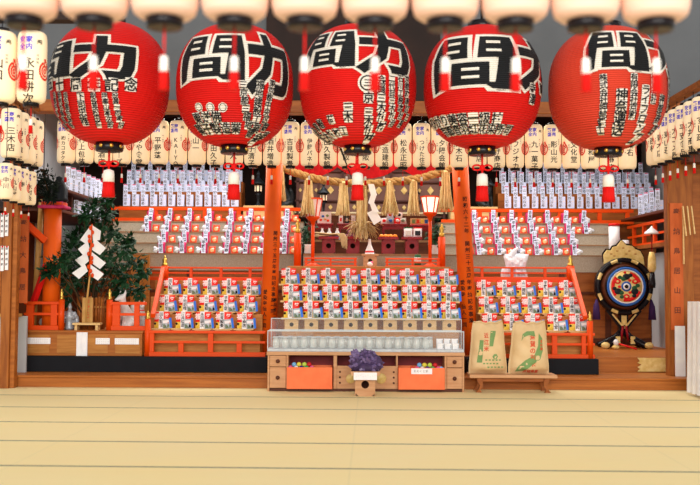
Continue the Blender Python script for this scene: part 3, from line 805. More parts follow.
for side, pxs in (('left', (147.5, 167, 187.3, 208, 230, 248.3, 267, 286)), ('right', (475, 494.3, 512.8, 531, 549.3, 567.3, 585.3))):
    n = len(pxs)
    for c, px in enumerate(pxs):
        for r in range(4):
            if (side == 'left' and c == 0 or side == 'right' and c == n - 1) and r < 2: continue
            x = PX(px, 14.32) ; Y = UY[r] + .11; z = UZ[r]; kk += 1
            rr = random.Random(kk)
            where = f'{nth(c, n)} in the {rw[r]} row of the high {side} shelf'
            t = thing('wrapped_gift', f'magenta wrapped gift, {where}', 'gift', (x, Y, z), 0, f'wrapped gifts on the high {side} shelf')
            obj('wrapper', me_wr[kk % 3], t, loc=(0, .03, 0)); obj('name_strip', me_ws[(kk * 3) % 10], t, loc=(0, -.012, 0), rot=(-.08, rr.uniform(-.1, .1), 0)); obj('cellophane', me_cl[kk % 4], t, loc=(-.065 if side == 'left' else .065, 0, .0))
            sg = 1 if side == 'left' else -1
            o = obj('orange_packet', me_or, None, loc=(x + sg * .125, Y - .02, z + .001), rot=(-.12, rr.uniform(-.12, .12), 0))
            tag(o, f'small orange packet, {where}', 'packet', f'orange packets on the high {side} shelf')
YB = 14.52
XB = lambda p: PX(p, YB)
for lab, x0, x1, pp in (('double orange rail along the top of the high left shelf', 110, 300, (155, 204, 238, 275)), ('double orange rail along the top of the high right shelf', 441, 634, (480, 520, 560, 600, 628))):
    railing(lab, XB(x0), XB(x1), YB, PZ(209.8, YB), None, PZ(219, YB), UZ[3], posts=[(XB(p), .06) for p in pp], th=.05)
# cartons with tall name strips
SY = [14.72, 14.96, 15.2]; ST = [PZ(y, Y) for y, Y in zip((185.5, 171.5, 161.5), SY)]
SB = [z - .335 for z in ST]
me_ct = MB().bx(.0, .07, -.03, .04, 0, .18, m_bwhite).bx(.008, .062, -.032, -.03, .1, .112, m_pink).mesh('carton', .003)
me_cs = [strip_mesh('name_strip', .064, .335, tx + '奉', .006, m_magenta, m_bwhite, 0) for tx in NAMES]
def rack(label, x0, x1):
    t = thing('tiered_rack', label, 'rack', ((x0 + x1) / 2, SY[0], PLZ)); ox = t.location.x
    for i in range(3):
        MB().bx(x0 - ox, x1 - ox, SY[i] - .07 - SY[0], (SY[i + 1] - .07 if i < 2 else 15.4) - SY[0], 0, SB[i] - PLZ, m_wood).build('tier', t)
    return t
rack('stepped wooden rack at the top left carrying white sake cartons', PX(119, SY[0]), PX(239, SY[0]))
rack('stepped wooden rack at the top right carrying white sake cartons', PX(500, SY[0]), PX(655, SY[0]))
kk = 0
for side, p0, n in (('left', 124.3, 13), ('right', 506.5, 17)):
    for r in range(3):
        for c in range(n):
            kk += 1; rr = random.Random(kk + 500)
            x = PX(p0 + c * 9.05, SY[0])
            t = thing('sake_carton', f'white sake carton, {nth(c, n)} in the {("front", "middle", "back")[r]} row of the top {side} rack', 'carton', (x, SY[r], SB[r]), 0, f'sake cartons on the top {side} rack')
            obj('carton', me_ct, t); obj('name_strip', me_cs[(kk * 3 + r) % 10], t, loc=(rr.uniform(-.006, .006), -.036, 0), rot=(0, rr.uniform(-.02, .02), 0))
# side shelf boards on the left wall
def sideshelf(label, x0, x1, y0, y1, z):
    return tag(MB().bx(x0, x1, y0, y1, z - .035, z, m_dwood).build('side_shelf', None, .004), label, 'shelf')
ZS1, ZS2 = 2.30, 2.03
sideshelf('upper dark wooden shelf running back along the left wall', -4.5, -3.5, 11.57, 14.45, ZS1)
sideshelf('lower dark wooden shelf running back along the left wall', -4.5, -3.5, 11.6, 14.45, ZS2)
tag(MB().bx(-4.5, -3.62, 12.6, 12.64, ZS2, ZS1 - .035, m_dwood).build('shelf_divider', None), 'dark wooden divider between the two left wall shelves', 'divider')
for r, z in enumerate((ZS1, ZS2)):
    for c in range(8):
        Y = 12.75 + c * .2 if r else 12.35 + c * .26
        t = thing('sake_carton', f'white sake carton, {nth(c, 8, "near")} on the {("upper", "lower")[r]} left wall shelf', 'carton', (-3.62 - .004 * c, Y, z), .7, 'sake cartons on the left wall shelves')
        obj('carton', me_ct, t); obj('name_strip', me_cs[(c * 3 + r) % 10] if r == 0 else me_ws[c], t, loc=(0, -.036, 0))
sideshelf('dark wooden shelf on the right wall above the slanting orange rail', 4.02, 4.84, 12.3, 14.4, 2.13)
for c in range(4):
    Y = 13.2 + c * .26
    t = thing('sake_carton', f'white sake carton, {nth(c, 4, "near")} on the right wall shelf', 'carton', (4.2, Y, 2.13), -.6, 'sake cartons on the right wall shelf')
    obj('carton', me_ct, t); obj('name_strip', me_cs[(c * 3 + 1) % 10], t, loc=(0, -.036, 0))
# slanting rail on the right wall
t = thing('side_railing', 'slanting orange railing on a ledge at the right, above the drum', 'railing', (4.12, 13.5, PZ(245, 13.5, 645)))
MB().bx(-.05, .12, -.95, .85, -.05, 0, m_wood).build('ledge', t)
MB().bx(-.025, .025, -.95, .85, .27, .31, m_orange).build('top_rail', t); MB().bx(-.02, .02, -.95, .85, .125, .155, m_orange).build('middle_rail', t)
MB().bx(-.02, .02, -.95, .85, 0, .03, m_orange).build('bottom_rail', t)
for i in range(4): MB().bx(-.022, .022, -.9 + i * .48, -.84 + i * .48, .03, .27, m_orange).build('post', t)
# ================================================================== FRONT CABINET
CY = 10.4; k = CY / F; CX = PX(366.5, CY)
cx = lambda p: (p - 366.5) * k
cz = lambda p: PZ(p, CY, 366)
TOP = cz(352)
cab = thing('counter_cabinet', 'long low pale wooden cabinet with drawers and open bays on the tatami', 'cabinet', (CX, CY, 0))
def cb(name, a, b, y0, y1, z0, z1, m, bev=.003, par=None): return MB().bx(cx(a), cx(b), y0, y1, z0, z1, m).build(name, par or cab, bev)
cb('top_board', 267.5, 464.5, -.01, .285, cz(355.5), TOP, m_lwood)
for a, b in ((268.5, 270.5), (462, 464)): cb('side_panel', a, b, 0, .28, 0, cz(355.5), m_lwood)
for a, b in ((287, 289.2), (334, 337.5), (396.3, 398), (444.5, 446.6)): cb('divider', a, b, 0, .26, .03, cz(355.5), m_lwood)
cb('back_panel', 270.5, 462, .26, .28, 0, cz(355.5), m_maroon); cb('base_board', 270.5, 462, .02, .26, 0, .03, m_knob)
for a, b in ((270.8, 286.8), (446.8, 461.8)):
    for z0, z1 in ((cz(367), cz(356)), (.035, cz(367.6))):
        d = cb('drawer', a, b, -.004, .24, z0, z1, m_lwood)
        MB().lathe([(.012, 0), (.013, .006), (.022, .014), (.02, .026), (.008, .03)], m_knob, n=14, M=Matrix.Rotation(PI / 2, 4, 'X')).build('knob', d, loc=((cx(a) + cx(b)) / 2, -.004, (z0 + z1) / 2))
s = MB().bx(cx(337.7), cx(396.2), .01, .03, .03, cz(366), m_lwood)
for x in (340.5, 394):
    for z in (372, 377.5, 383): s.lathe([(.011, 0), (.011, .004)], m_hole, c=(cx(x), .01, cz(z)), n=12, M=Matrix.Rotation(PI / 2, 4, 'X'))
s.build('front_panel', cab)
for x, z, r in ((351, 379, .05), (381.5, 378.5, .056)):
    s = MB().lathe([(r, 0), (r * .95, .008), (r * .3, .014), (.004, .016)], m_goldp, n=22, M=Matrix.Rotation(PI / 2, 4, 'X'))
    s.build('gold_medallion', cab, loc=(cx(x), .01, cz(z)))
def bin_(a, b, lab, card, bl):
    t = thing('bin', lab, 'bin', (CX + cx((a + b) / 2), CY - .07, .032)); w = cx(b) - cx(a); h = cz(367) - .032
    MB().bx(-w / 2, w / 2, 0, .012, 0, h, m_bin).bx(-w / 2, -w / 2 + .012, .012, .3, 0, h, m_bin).bx(w / 2 - .012, w / 2, .012, .3, 0, h, m_bin).bx(-w / 2, w / 2, .3, .312, 0, h, m_bin).build('box', t, .002)
    MB().bx(-w / 2 + .012, w / 2 - .012, .012, .3, h - .05, h - .04, m_maroon).build('inner_shelf', t)
    if card:
        s = MB().bx(-.11, .11, -.006, -.001, h - .065, h - .005, m_white); s.row('おみくじ鈴', .03, flat(-.0065), -.07, h - .035, m_fadeink)
        s.build('label_card', t)
    rr = random.Random(len(lab))
    for i, (px, row) in enumerate(bl):
        mm = BALLS[(i * 3 + (5 if card else 0)) % 8]
        o = MB().ell((0, 0, 0), (.026, .026, .026), mm, 14, 10).build('bell_ball', None)
        lx = CX + cx(px); o.location = (lx, CY - .07 + .05 + (.05 if row else 0) + rr.uniform(0, .012), .032 + h - .014 + (.034 if row else 0))
        tag(o, f'{mm.name[5:]} ball, {nth(i, len(bl))} of those showing in the {"right" if card else "left"} orange bin', 'ball', 'coloured balls in the orange bins')
bin_(288.2, 333, 'orange bin holding coloured balls, in the left bay of the cabinet', False, [(291.5, 0), (294.8, 1), (297, 0), (299.6, 1), (302.3, 0), (305, 1), (307.4, 0), (309.8, 1), (312.6, 0)])
bin_(398.4, 444, 'orange bin with a white label card, in the right bay of the cabinet', True, [(412, 0), (417, 0), (419.6, 1), (422.2, 0), (424.8, 1), (427.4, 0), (430, 1), (432.6, 0), (435.3, 1), (438, 0), (441, 0)])
# stand with the amethyst
b_, t_ = sanbo_meshes(.205, .16, .232, .29, m_lwood, .04, .03)
AY = 10.06
t = thing('offering_stand', 'brown wooden offering stand with a white paper band, standing on the tatami', 'stand', (PX(365.5, AY), AY, 0))
obj('pedestal', b_, t); obj('tray', t_, t)
s = MB().bx(-.118, .118, -.144, -.138, .17, .245, m_white)
for i in range(9): s.bx(-.1 + i * .024, -.088 + i * .024, -.1445, -.144, .2 + (i % 3) * .008, .204 + (i % 3) * .008, m_label)
s.build('paper_band', t)
s = MB(); rr = random.Random(3)
for c, r in (((-.08, 0, .09), (.09, .075, .09)), ((.07, 0, .1), (.1, .08, .1)), ((.0, .02, .14), (.1, .08, .1)), ((.02, -.03, .06), (.14, .09, .06))): s.ell(c, r, m_amdark, 12, 8)
cs = [((-.08, 0, .09), .085), ((.07, 0, .1), .095), ((0, .02, .14), .095), ((.02, -.03, .07), .1), ((-.1, 0, .17), .05)]
for i in range(150):
    c, r = cs[i % 5]
    d = Vector((rr.gauss(0, 1), rr.gauss(0, 1) - .5, rr.gauss(0, 1) + .3)).normalized()
    p = Vector(c) + d * r * .8; q = Matrix.Rotation(rr.random() * 6, 3, d) @ d.to_track_quat('Z', 'Y').to_matrix()
    w_ = rr.uniform(.012, .024); l = rr.uniform(.02, .045)
    if (p + d * l * 1.4).z < .01: continue
    s.lathe([(w_, -.02), (w_, l * .6), (.001, l * 1.25)], m_amethyst, c=p, n=6, smooth=False, M=q)
o = s.build('amethyst_cluster', None, loc=(PX(366.5, AY), AY, .226)); tag(o, 'purple amethyst crystal cluster on the small wooden stand', 'crystal')

# glass case and screen
t = thing('display_case', 'low glass display case lying along the top of the wooden cabinet', 'case', (CX, CY + .01, TOP)); hz = cz(331.5) - TOP
a, b = cx(268), cx(464); d = .26
MB().bx(a, b, 0, d, 0, .03, m_tray).build('base_tray', t, .003)
MB().bx(a + .01, b - .01, .002, .006, .03, hz, m_glass).build('front_pane', t); MB().bx(a + .01, b - .01, .002, d - .002, hz, hz + .005, m_glass).build('top_pane', t)
for x in (a + .006, b - .01): MB().bx(x, x + .004, .006, d - .01, .03, hz, m_glass).build('side_pane', t)
s = MB()
for x in (a, b - .008): s.bx(x, x + .008, 0, .008, .03, hz, m_glassedge)
s.bx(a, b, -.001, .007, hz - .003, hz + .007, m_glassedge).bx(a, b, d - .007, d, hz - .003, hz + .007, m_glassedge)
s.build('edge_frame', t)
me_cup = MB().lathe([(.012, .0), (.036, .003), (.038, .05), (.037, .085), (.03, .1), (.03, .106)], m_jar, n=14).lathe([(.033, .106), (.034, .12), (.03, .125)], m_tray, n=14).mesh('glass_jar')
for i in range(17):
    for r in range(2):
        px = 276 + i * 9.4 + r * 4.5
        if px > 433: continue
        o = obj('glass_jar', me_cup, None, loc=(CX + cx(px), CY + .085 + r * .1, TOP + .031)); tag(o, f'clear glass jar, {nth(i, 17)} in the {("front", "rear")[r]} row inside the display case', 'jar', 'glass jars in the display case')
me_wb = MB().bx(-.035, .035, -.02, .02, 0, .06, m_white).bx(.02, .034, -.022, -.02, .008, .05, m_silver).mesh('white_box', .003)
for i in range(3):
    for r in range(2):
        o = obj('white_box', me_wb, None, loc=(CX + cx(441 + i * 7.6), CY + .07 + r * .1, TOP + .031 + (0 if r == 0 else .045))); tag(o, f'small white box, {("left", "middle", "right")[i]} in the {("front", "rear")[r]} row at the right end of the display case', 'box', 'white boxes in the display case')
        if r: tag(MB().bx(-.036, .036, -.021, .021, 0, .044, m_crystal).build('acrylic_riser', None, loc=o.location - Vector((0, 0, .045))), f'clear acrylic riser under the {("left", "middle", "right")[i]} rear white box in the display case', 'riser', 'acrylic risers in the display case')
t = thing('glass_screen', 'upright clear glass screen behind the display case, in front of the offering stands', 'screen', (CX, 10.92, .131)); gz = PZ(319, 10.92) - .131; a, b = PX(272, 10.92) - CX, PX(461, 10.92) - CX
MB().bx(a, b, -.003, .003, 0, gz, m_glass).build('pane', t)
MB().bx(a, b, -.004, .004, gz - .001, gz + .007, m_glassedge).bx(a - .006, a, -.004, .004, 0, gz + .007, m_glassedge).bx(b, b + .006, -.004, .004, 0, gz + .007, m_glassedge).build('edge_strip', t)
tag(MB().bx(PX(314, 10.82), PX(418, 10.82), 10.8, 10.85, .131, PZ(331, 10.8), m_tier).build('wooden_board', None, .003), 'long brown wooden board standing behind the display case', 'board')

# ================================================================== RICE BAGS AND BENCH
BY = 10.5
t = thing('bench', 'low brown wooden bench with curved legs under the two rice bags', 'bench', (PX(511, BY), BY, 0)); bw = wpx(43, BY); bt = PZ(374.5, BY - .1, 510)
MB().bx(-bw, bw, -.15, .15, bt - .035, bt, m_lwood).build('seat', t, .005)
MB().bx(-bw + .1, bw - .1, -.1, -.085, bt - .075, bt - .035, m_wood).build('apron', t)
for sx in (-1, 1):
    for sy in (-1, 1):
        x = sx * (bw - .13)
        q = [(.0, 1), (.05, 1), (.045, .75), (.018, .5), (.03, .25), (.06, .05), (.06, 0), (.0, 0), (.012, .2), (-.015, .45), (-.01, .75)]
        MB().prism([(x + sx * u, v * (bt - .035)) for u, v in q], sy * .11 - .018, sy * .11 + .018, m_wood).build('leg', t)
def rice_bag(px, lab, W_, Hh, T, tilt, paint):
    t = thing('rice_bag', lab, 'bag', (PX(px, BY), BY, bt + .001), 0, 'rice bags on the bench')
    def surf(u, v, sd, off=0):
        e = max(0, 1 - abs(u) ** 2.6) ** .55 * min(1, .18 + v * 7) * max(0, 1 - v ** 5) ** .6
        wr = (.006 * math.sin(9 * u + 14 * v) + .006 * math.sin(23 * v + 5 * u) + .016 * math.sin(31 * v + 4 * math.sin(5 * u)) * (max(0, v - .75) * 3 + max(0, .2 - v) * 3)) * e
        ww = W_ / 2 * (1 - .13 * v - .1 * max(0, v - .8) / .2 + .02 * math.sin(7 * v) + .03 * math.exp(-((v - .1) * 6) ** 2))
        return Vector((u * ww + tilt * v, sd * (T / 2 * e + wr + off), v * Hh + (.02 * abs(u) ** 2 + .008 * math.sin(9 * u)) * max(0, v - .8) / .2))
    s = MB(); nu, nv = 20, 26
    for sd in (-1, 1):
        V = [surf(-1 + 2 * i / nu, j / nv, sd) for j in range(nv + 1) for i in range(nu + 1)]
        s.add(V, [(j * (nu + 1) + i, j * (nu + 1) + i + 1, (j + 1) * (nu + 1) + i + 1, (j + 1) * (nu + 1) + i) for j in range(nv) for i in range(nu)], m_kraft, True)
    s.build('sack', t)
    s = MB().tube([surf(-.95 + 1.9 * i / 12, .985, -1, .006 + .006 * (i % 2)) for i in range(13)], .009, m_kraft, 6); s.build('folded_top', t)
    s = MB(); pl = lambda u, v: surf(max(-1, min(1, u / (W_ / 2))), max(.01, min(.99, v / Hh)), -1, .003)
    paint(s, pl); s.build('print', t, weld=False)
def poly(s, pl, pts, m):
    bm = bmesh.new(); bm.faces.new([bm.verts.new((x, y, 0)) for x, y in pts])
    for ax in (0, 1):
        for i in range(14):
            p = -.25 + i * .06 if ax == 0 else .02 + i * .045
            bmesh.ops.bisect_plane(bm, geom=bm.verts[:] + bm.edges[:] + bm.faces[:], dist=1e-6, plane_co=(p, 0, 0) if ax == 0 else (0, p, 0), plane_no=(1, 0, 0) if ax == 0 else (0, 1, 0))
    bm.verts.index_update(); s.add([pl(v.co.x, v.co.y) for v in bm.verts], [tuple(v.index for v in f.verts) for f in bm.faces], m); bm.free()
e = wpx(1, BY)
def pa(s, pl):
    c = lambda x, y: ((x - 488) * e, (373.5 - y) * e)
    poly(s, pl, [c(476, 362), c(481, 362), c(482, 340), c(478, 340)], m_kgreen)
    poly(s, pl, [c(488, 346), c(492, 346), c(496, 331), c(490, 331)], m_kgreen)
    poly(s, pl, [c(491, 356), c(493, 353.5), c(495.5, 353.5), c(497, 356), c(495, 358.5), c(492.5, 358.5)], m_kgreen)
    for y, a, b in ((360, 484, 501), (363.5, 482, 498), (367, 486, 503)):
        for i in range(5): poly(s, pl, [c(a + i * (b - a) / 5, y), c(a + (i + .6) * (b - a) / 5, y), c(a + (i + .6) * (b - a) / 5, y - 1.3), c(a + i * (b - a) / 5, y - 1.3)], m_kgreen)
    s.col('近江米', 5.4 * e, pl, *c(485, 335.5), m_kred, .02, (2, 2), step=1.2)
def pb(s, pl):
    c = lambda x, y: ((x - 528) * e, (373.5 - y) * e)
    poly(s, pl, [c(514, 371), c(522, 370), c(530, 364), c(538, 358), (c(541, 350)), c(541, 338), c(537, 333), c(536, 345), c(532, 354), c(522, 360), c(516, 366)], m_kgreen)
    poly(s, pl, [c(518, 341), c(520, 337), c(526, 335), c(533, 336), c(532, 331), c(524, 331), c(519, 334)], m_kgreen)
    s.col('滋賀のお米', 6.2 * e, pl, *c(530, 337), m_kred, .02, (2, 2), step=1.05)
    s.col('農協連', 3 * e, pl, *c(539.5, 341), m_kred, .02, (1, 1), step=1.2)
    s.row('滋賀県産', 3.6 * e, pl, *c(523, 370.5), m_kred, .03, (1, 1))
rice_bag(487.5, 'full kraft paper rice bag with three red characters, nearer the wooden cabinet', .4, .55, .24, .0, pa)
rice_bag(528, 'full kraft paper rice bag with five red characters over a green shape', .425, .55, .24, .01, pb)

# ================================================================== CHEST WITH THE TREE
HY = 11.2; hk = HY / F; HX = PX(86, HY); hx = lambda p: (p - 86) * hk
HT = PZ(330.5, HY, 86)
t = thing('low_chest', 'low brown wooden chest with white labels, under the orange railings and tree', 'chest', (HX, HY, PLZ)); hh = HT - PLZ
MB().bx(hx(24), hx(143), 0, .85, 0, hh - .03, m_step).build('body', t, .004); MB().bx(hx(23), hx(144), -.012, .86, hh - .03, hh, m_step).build('top', t, .004)
for a, b in ((25.5, 51), (58.5, 109), (116.5, 141)): MB().bx(hx(a), hx(b), -.006, 0, .03, hh - .05, m_tier).build('front_panel', t)
for a, b in ((28, 52), (97, 111), (116, 140)):
    s = MB().bx(hx(a), hx(b), -.012, -.006, hh - .155, hh - .085, m_white)
    for r in range(3):
        for i in range(int((b - a) / 2.2)): s.bx(hx(a) + .015 + i * .024, hx(a) + .028 + i * .024, -.0125, -.012, hh - .105 - r * .02, hh - .1 - r * .02, m_label)
    s.build('label_card', t)
s = MB(); n = 10
V = [Vector((hx(78) + (hx(89) - hx(78)) * i / n, -.016 - .004 * math.sin(i * 1.3), z)) for z in (hh - .02, hh - .37) for i in range(n + 1)]
V += [v + Vector((0, .003, 0)) for v in V]
s.add(V, [(i, i + 1, n + 2 + i, n + 1 + i) for i in range(n)] + [(2 * n + 2 + i, 2 * n + 3 + i, 3 * n + 4 + i, 3 * n + 3 + i) for i in range(n)], m_white, True)
o = s.build('white_cloth', None, loc=(HX, HY, PLZ)); tag(o, 'white cloth strip hanging down the front of the low wooden chest', 'cloth')
RY2 = 11.28; XX = lambda p: PX(p, RY2)
for lab, x0, x1, pp, e in (('short orange railing with a gold finial, left of the bamboo planter', 25, 60, ((31, .085), (55, .075)), 62), ('short orange railing with a gold finial, right of the bamboo planter', 112, 147, ((117, .085), (137.5, .06)), 110)):
    c = 60
    railing(lab, XX(x0), XX(x1), RY2, PZ(303, RY2, c), PZ(314, RY2, c), PZ(325.5, RY2, c), HT, posts=[(XX(p), w) for p, w in pp], ends=[(XX(e), .036, PZ(299.5, RY2, c), .13)], th=.034)

# ---- foliage
def leaf(s, p, d, up, L, w, m):
    d = d.normalized(); x = d.cross(up)
    if x.length < 1e-3: x = d.cross(Vector((1, 0, 0)))
    x.normalize(); n = x.cross(d)
    pts = [p, p + d * L * .4 + x * w - n * w * .25, p + d * L, p + d * L * .4 - x * w - n * w * .25, p + d * L * .5]
    s.add(pts, [(0, 1, 4), (1, 2, 4), (2, 3, 4), (3, 0, 4)], m, False)
def foliage(s, st, root, clumps, Y, per, L, m, seed, dy=.2):
    rr = random.Random(seed)
    for px, py, r in clumps:
        c = P(px, py, Y + rr.uniform(-dy, dy)) ; R = wpx(r, Y)
        mid = (Vector(root) + c) / 2 + Vector((rr.uniform(-.06, .06), 0, .05))
        st.tube([root, mid, c], [.012, .008, .003], m_stem, 5)
        for i in range(per):
            d = Vector((rr.gauss(0, 1), rr.gauss(0, 1), rr.gauss(0, 1)))
            if d.length < .1: continue
            d = d.normalized() * R * rr.uniform(.2, 1.05); d.y *= .7
            p = c + d
            leaf(s, p, d + Vector((rr.uniform(-.05, .05), -.06, rr.uniform(-.08, .04))), Vector((rr.uniform(-.4, .4), -.6, .8)), L * rr.uniform(.7, 1.2), L * .24, m)
TY = 11.62
t = thing('sakaki_tree', 'bushy dark green evergreen tree with white zigzag papers, in a bamboo planter', 'tree', (PX(92, TY), TY, HT + .012)); rt = t.location.copy()
S1, S2 = MB(), MB()
root = Vector((PX(92, TY), TY, HT + .02))
cl = [(74, 236, 9), (67, 254, 10), (60, 270, 10), (70, 280, 11), (90, 280, 10), (110, 280, 12), (125, 274, 11), (135, 260, 9), (122, 248, 10), (114, 230, 9), (106, 214, 8), (94, 206, 7), (139, 289, 8), (63, 298, 7), (143, 271, 7), (102, 250, 15), (80, 264, 14), (120, 290, 7), (90, 238, 12), (54, 256, 6), (128, 240, 6), (108, 198, 6), (84, 214, 6), (98, 222, 8), (112, 262, 12)]
foliage(S1, S2, root, cl, TY, 70, .105, m_leaf, 5)
foliage(S1, S2, root, [(54, 266, 7), (47, 272, 6), (63, 260, 7)], 11.08, 60, .095, m_leaf, 6, .03)
for q in (S1, S2): q.v = [tuple(Vector(v) - rt) for v in q.v]
S1.build('foliage', t, weld=False); S2.build('branches', t)
s = MB(); pr = wpx(13, TY)
s.lathe([(pr * .9, 0), (pr * .9, .02)], m_bamboo, n=24)
for i in range(26):
    a = 2 * PI * i / 26; s.tube([(pr * math.cos(a) * .9, pr * math.sin(a) * .9, .0), (pr * math.cos(a), pr * math.sin(a), .36 + .012 * (i % 3))], .017, m_wood if i % 2 else m_step, 7)
s.lathe([(pr * 1.06, .25), (pr * 1.06, .27)], m_bamboo, n=24)
o = s.build('planter', None, loc=(rt.x, rt.y, HT + .001)); tag(o, 'round planter of split bamboo slats holding the evergreen tree', 'planter')
# zigzag papers on a stick in front of the tree
GY = 11.2
t = thing('paper_wand', 'white zigzag paper streamers on an orange stick in front of the evergreen tree', 'wand', P(89, 296, GY)); g0 = t.location.copy()
L_ = lambda x, y, dy=0: P(x, y, GY + dy) - g0
MB().tube([L_(86, 322), L_(87, 300), L_(90, 275), L_(92, 224)], [.012, .012, .01, .009], m_bamboo, 8).build('stick', t)
s = MB()
for i in range(12): s.ell(L_(90.5 + math.sin(i * 1.9) * 2.2, 228 + i * 4.3, -.03), (.018, .012, .026), m_orange, 8, 5)
s.tube([L_(92, 224, -.02), L_(91, 250, -.03), L_(89, 276, -.03)], .008, m_orange, 6)
s.build('orange_cord', t)
def sheet(s, pts, dy):
    n = len(pts); V = [L_(x, y, dy) for x, y in pts] + [L_(x, y, dy + .004) for x, y in pts]
    s.add(V, [tuple(range(n)), tuple(range(2 * n - 1, n - 1, -1))] + [(i, i + n, (i + 1) % n + n, (i + 1) % n) for i in range(n)], m_white)
s = MB()
sheet(s, [(91, 225), (80, 240), (86, 244), (91, 240)], -.012); sheet(s, [(88, 241), (78, 249), (84, 256.5), (90, 250)], -.018); sheet(s, [(87, 252), (75, 260), (82, 267), (89, 261)], -.012); sheet(s, [(85, 264), (72, 273), (79, 279), (88, 271)], -.018)
s.build('paper_streamer', t)
s = MB()
sheet(s, [(92, 225), (101, 231), (100, 240), (93, 241)], -.012); sheet(s, [(94, 238), (106, 248), (100, 255), (92, 250)], -.018); sheet(s, [(92, 252), (106, 263), (100, 269), (90, 262)], -.012); sheet(s, [(90, 264), (104, 274), (98, 280.5), (91, 276)], -.018)
s.build('paper_streamer', t)
# low table, tablet, figures
t = thing('low_table', 'small pale wooden table in front of the bamboo planter', 'table', (PX(88, 11.3), 11.31, HT)); 
MB().bx(-.16, .16, -.06, .06, .06, .085, m_hinoki).build('top', t, .003)
for sx in (-.12, .12): MB().bx(sx - .015, sx + .015, -.05, .05, 0, .06, m_hinoki).build('leg', t)
s = MB().bx(-.06, .06, -.012, .012, 0, .29, m_bamboo); s.col('おみくじ', .055, flat(-.0128), 0, .25, m_kred, .02)
o = s.build('wooden_tablet', None, loc=(PX(88, 11.3), 11.31, HT + .0855)); tag(o, 'upright wooden tablet with red lettering on the small pale table', 'tablet')
def remesh(mb, vox, name):
    me = mb.mesh('tmp'); o = bpy.data.objects.new('tmp', me); C.objects.link(o)
    md = o.modifiers.new('r', 'REMESH'); md.mode = 'VOXEL'; md.voxel_size = vox
    sm = o.modifiers.new('s', 'SMOOTH'); sm.iterations = 3; sm.factor = .5
    dg = bpy.context.evaluated_depsgraph_get(); dg.update()
    r = bpy.data.meshes.new_from_object(o.evaluated_get(dg)); r.name = name
    bpy.data.objects.remove(o)
    r.materials.clear(); r.materials.append(mb.mats[0])
    for p in r.polygons: p.use_smooth = True; p.material_index = 0
    return r
def fox_mesh(m):
    s = MB()   # sitting fox facing -y, 1 unit tall
    s.tube([(0, .16, .0), (0, .16, .14), (0, .1, .34), (0, -.02, .52), (0, -.06, .64), (0, -.08, .76)], [.15, .19, .17, .14, .1, .085], m, 12)
    s.ell((0, .02, .46), (.13, .12, .16), m)
    s.ell((0, -.11, .79), (.105, .11, .095), m)
    s.tube([(0, -.16, .78), (0, -.26, .75), (0, -.32, .735)], [.075, .045, .025], m, 10)
    for sx in (-1, 1):
        s.tube([(sx * .065, -.08, .83), (sx * .085, -.06, .92), (sx * .09, -.05, 1.0)], [.05, .035, .012], m, 8)
        s.tube([(sx * .08, -.05, .48), (sx * .085, -.1, .25), (sx * .085, -.12, .05), (sx * .085, -.17, .03)], [.065, .05, .042, .04], m, 9)
        s.tube([(sx * .15, .16, .16), (sx * .17, .02, .12), (sx * .165, -.06, .04)], [.12, .09, .05], m, 9)
    s.tube([(0, .28, .08), (0, .4, .2), (0, .38, .42), (0, .3, .58), (0, .3, .68)], [.06, .09, .1, .08, .02], m, 10)
    return remesh(s, .022, 'fox_statue')
me_fox = fox_mesh(m_fox); me_bfox = fox_mesh(m_bronze)
s = MB()
for sx in (-1, 1): s.prism([(sx * .06, .84), (sx * .105, .85), (sx * .088, .96)], -.075, -.07, m_red)
s.tube([(.09 * math.cos(a * .63), -.06 + .1 * math.sin(a * .63), .64) for a in range(11)], .022, m_red, 6)
me_fd = s.mesh('red_detail')
def fox(loc, h, rz, lab, me=None, detail=True):
    t = thing('fox_statue', lab, 'statue', loc, rz, None); b = obj('body', me or me_fox, t); b.scale = (h, h, h)
    if detail: d = obj('red_detail', me_fd, t); d.scale = (h, h, h)
    return t
fox((PX(51, 11.7), 11.72, HT), .47, .5, 'white fox statue behind the short railing, left of the bamboo planter')
fox((PX(124, 11.55), 11.6, HT), .47, -.6, 'white fox statue behind the short railing, right of the bamboo planter')
fox((PX(141, 11.8), 11.85, HT), .34, .3, 'smaller white fox statue at the right end of the low chest')
def figure_mesh(m):
    s = MB().lathe([(.16, 0), (.18, .03), (.15, .3), (.17, .5), (.14, .66), (.06, .74)], m, n=16)
    s.ell((0, 0, .84), (.085, .09, .1), m).ell((0, 0, .95), (.05, .05, .05), m)
    for sx in (-1, 1): s.tube([(sx * .15, 0, .66), (sx * .25, -.03, .5), (sx * .14, -.16, .42)], [.075, .08, .05], m, 9); s.tube([(sx * .27, .0, .5), (sx * .27, 0, .25)], [.07, .1], m, 8)
    return remesh(s, .025, 'deity_statue')
o = obj('deity_statue', figure_mesh(m_silver), None, loc=(PX(70, 11.4), 11.42, HT)); o.scale = (.31, .31, .31); tag(o, 'small grey robed figurine on the chest beside the left gold finial', 'statue')

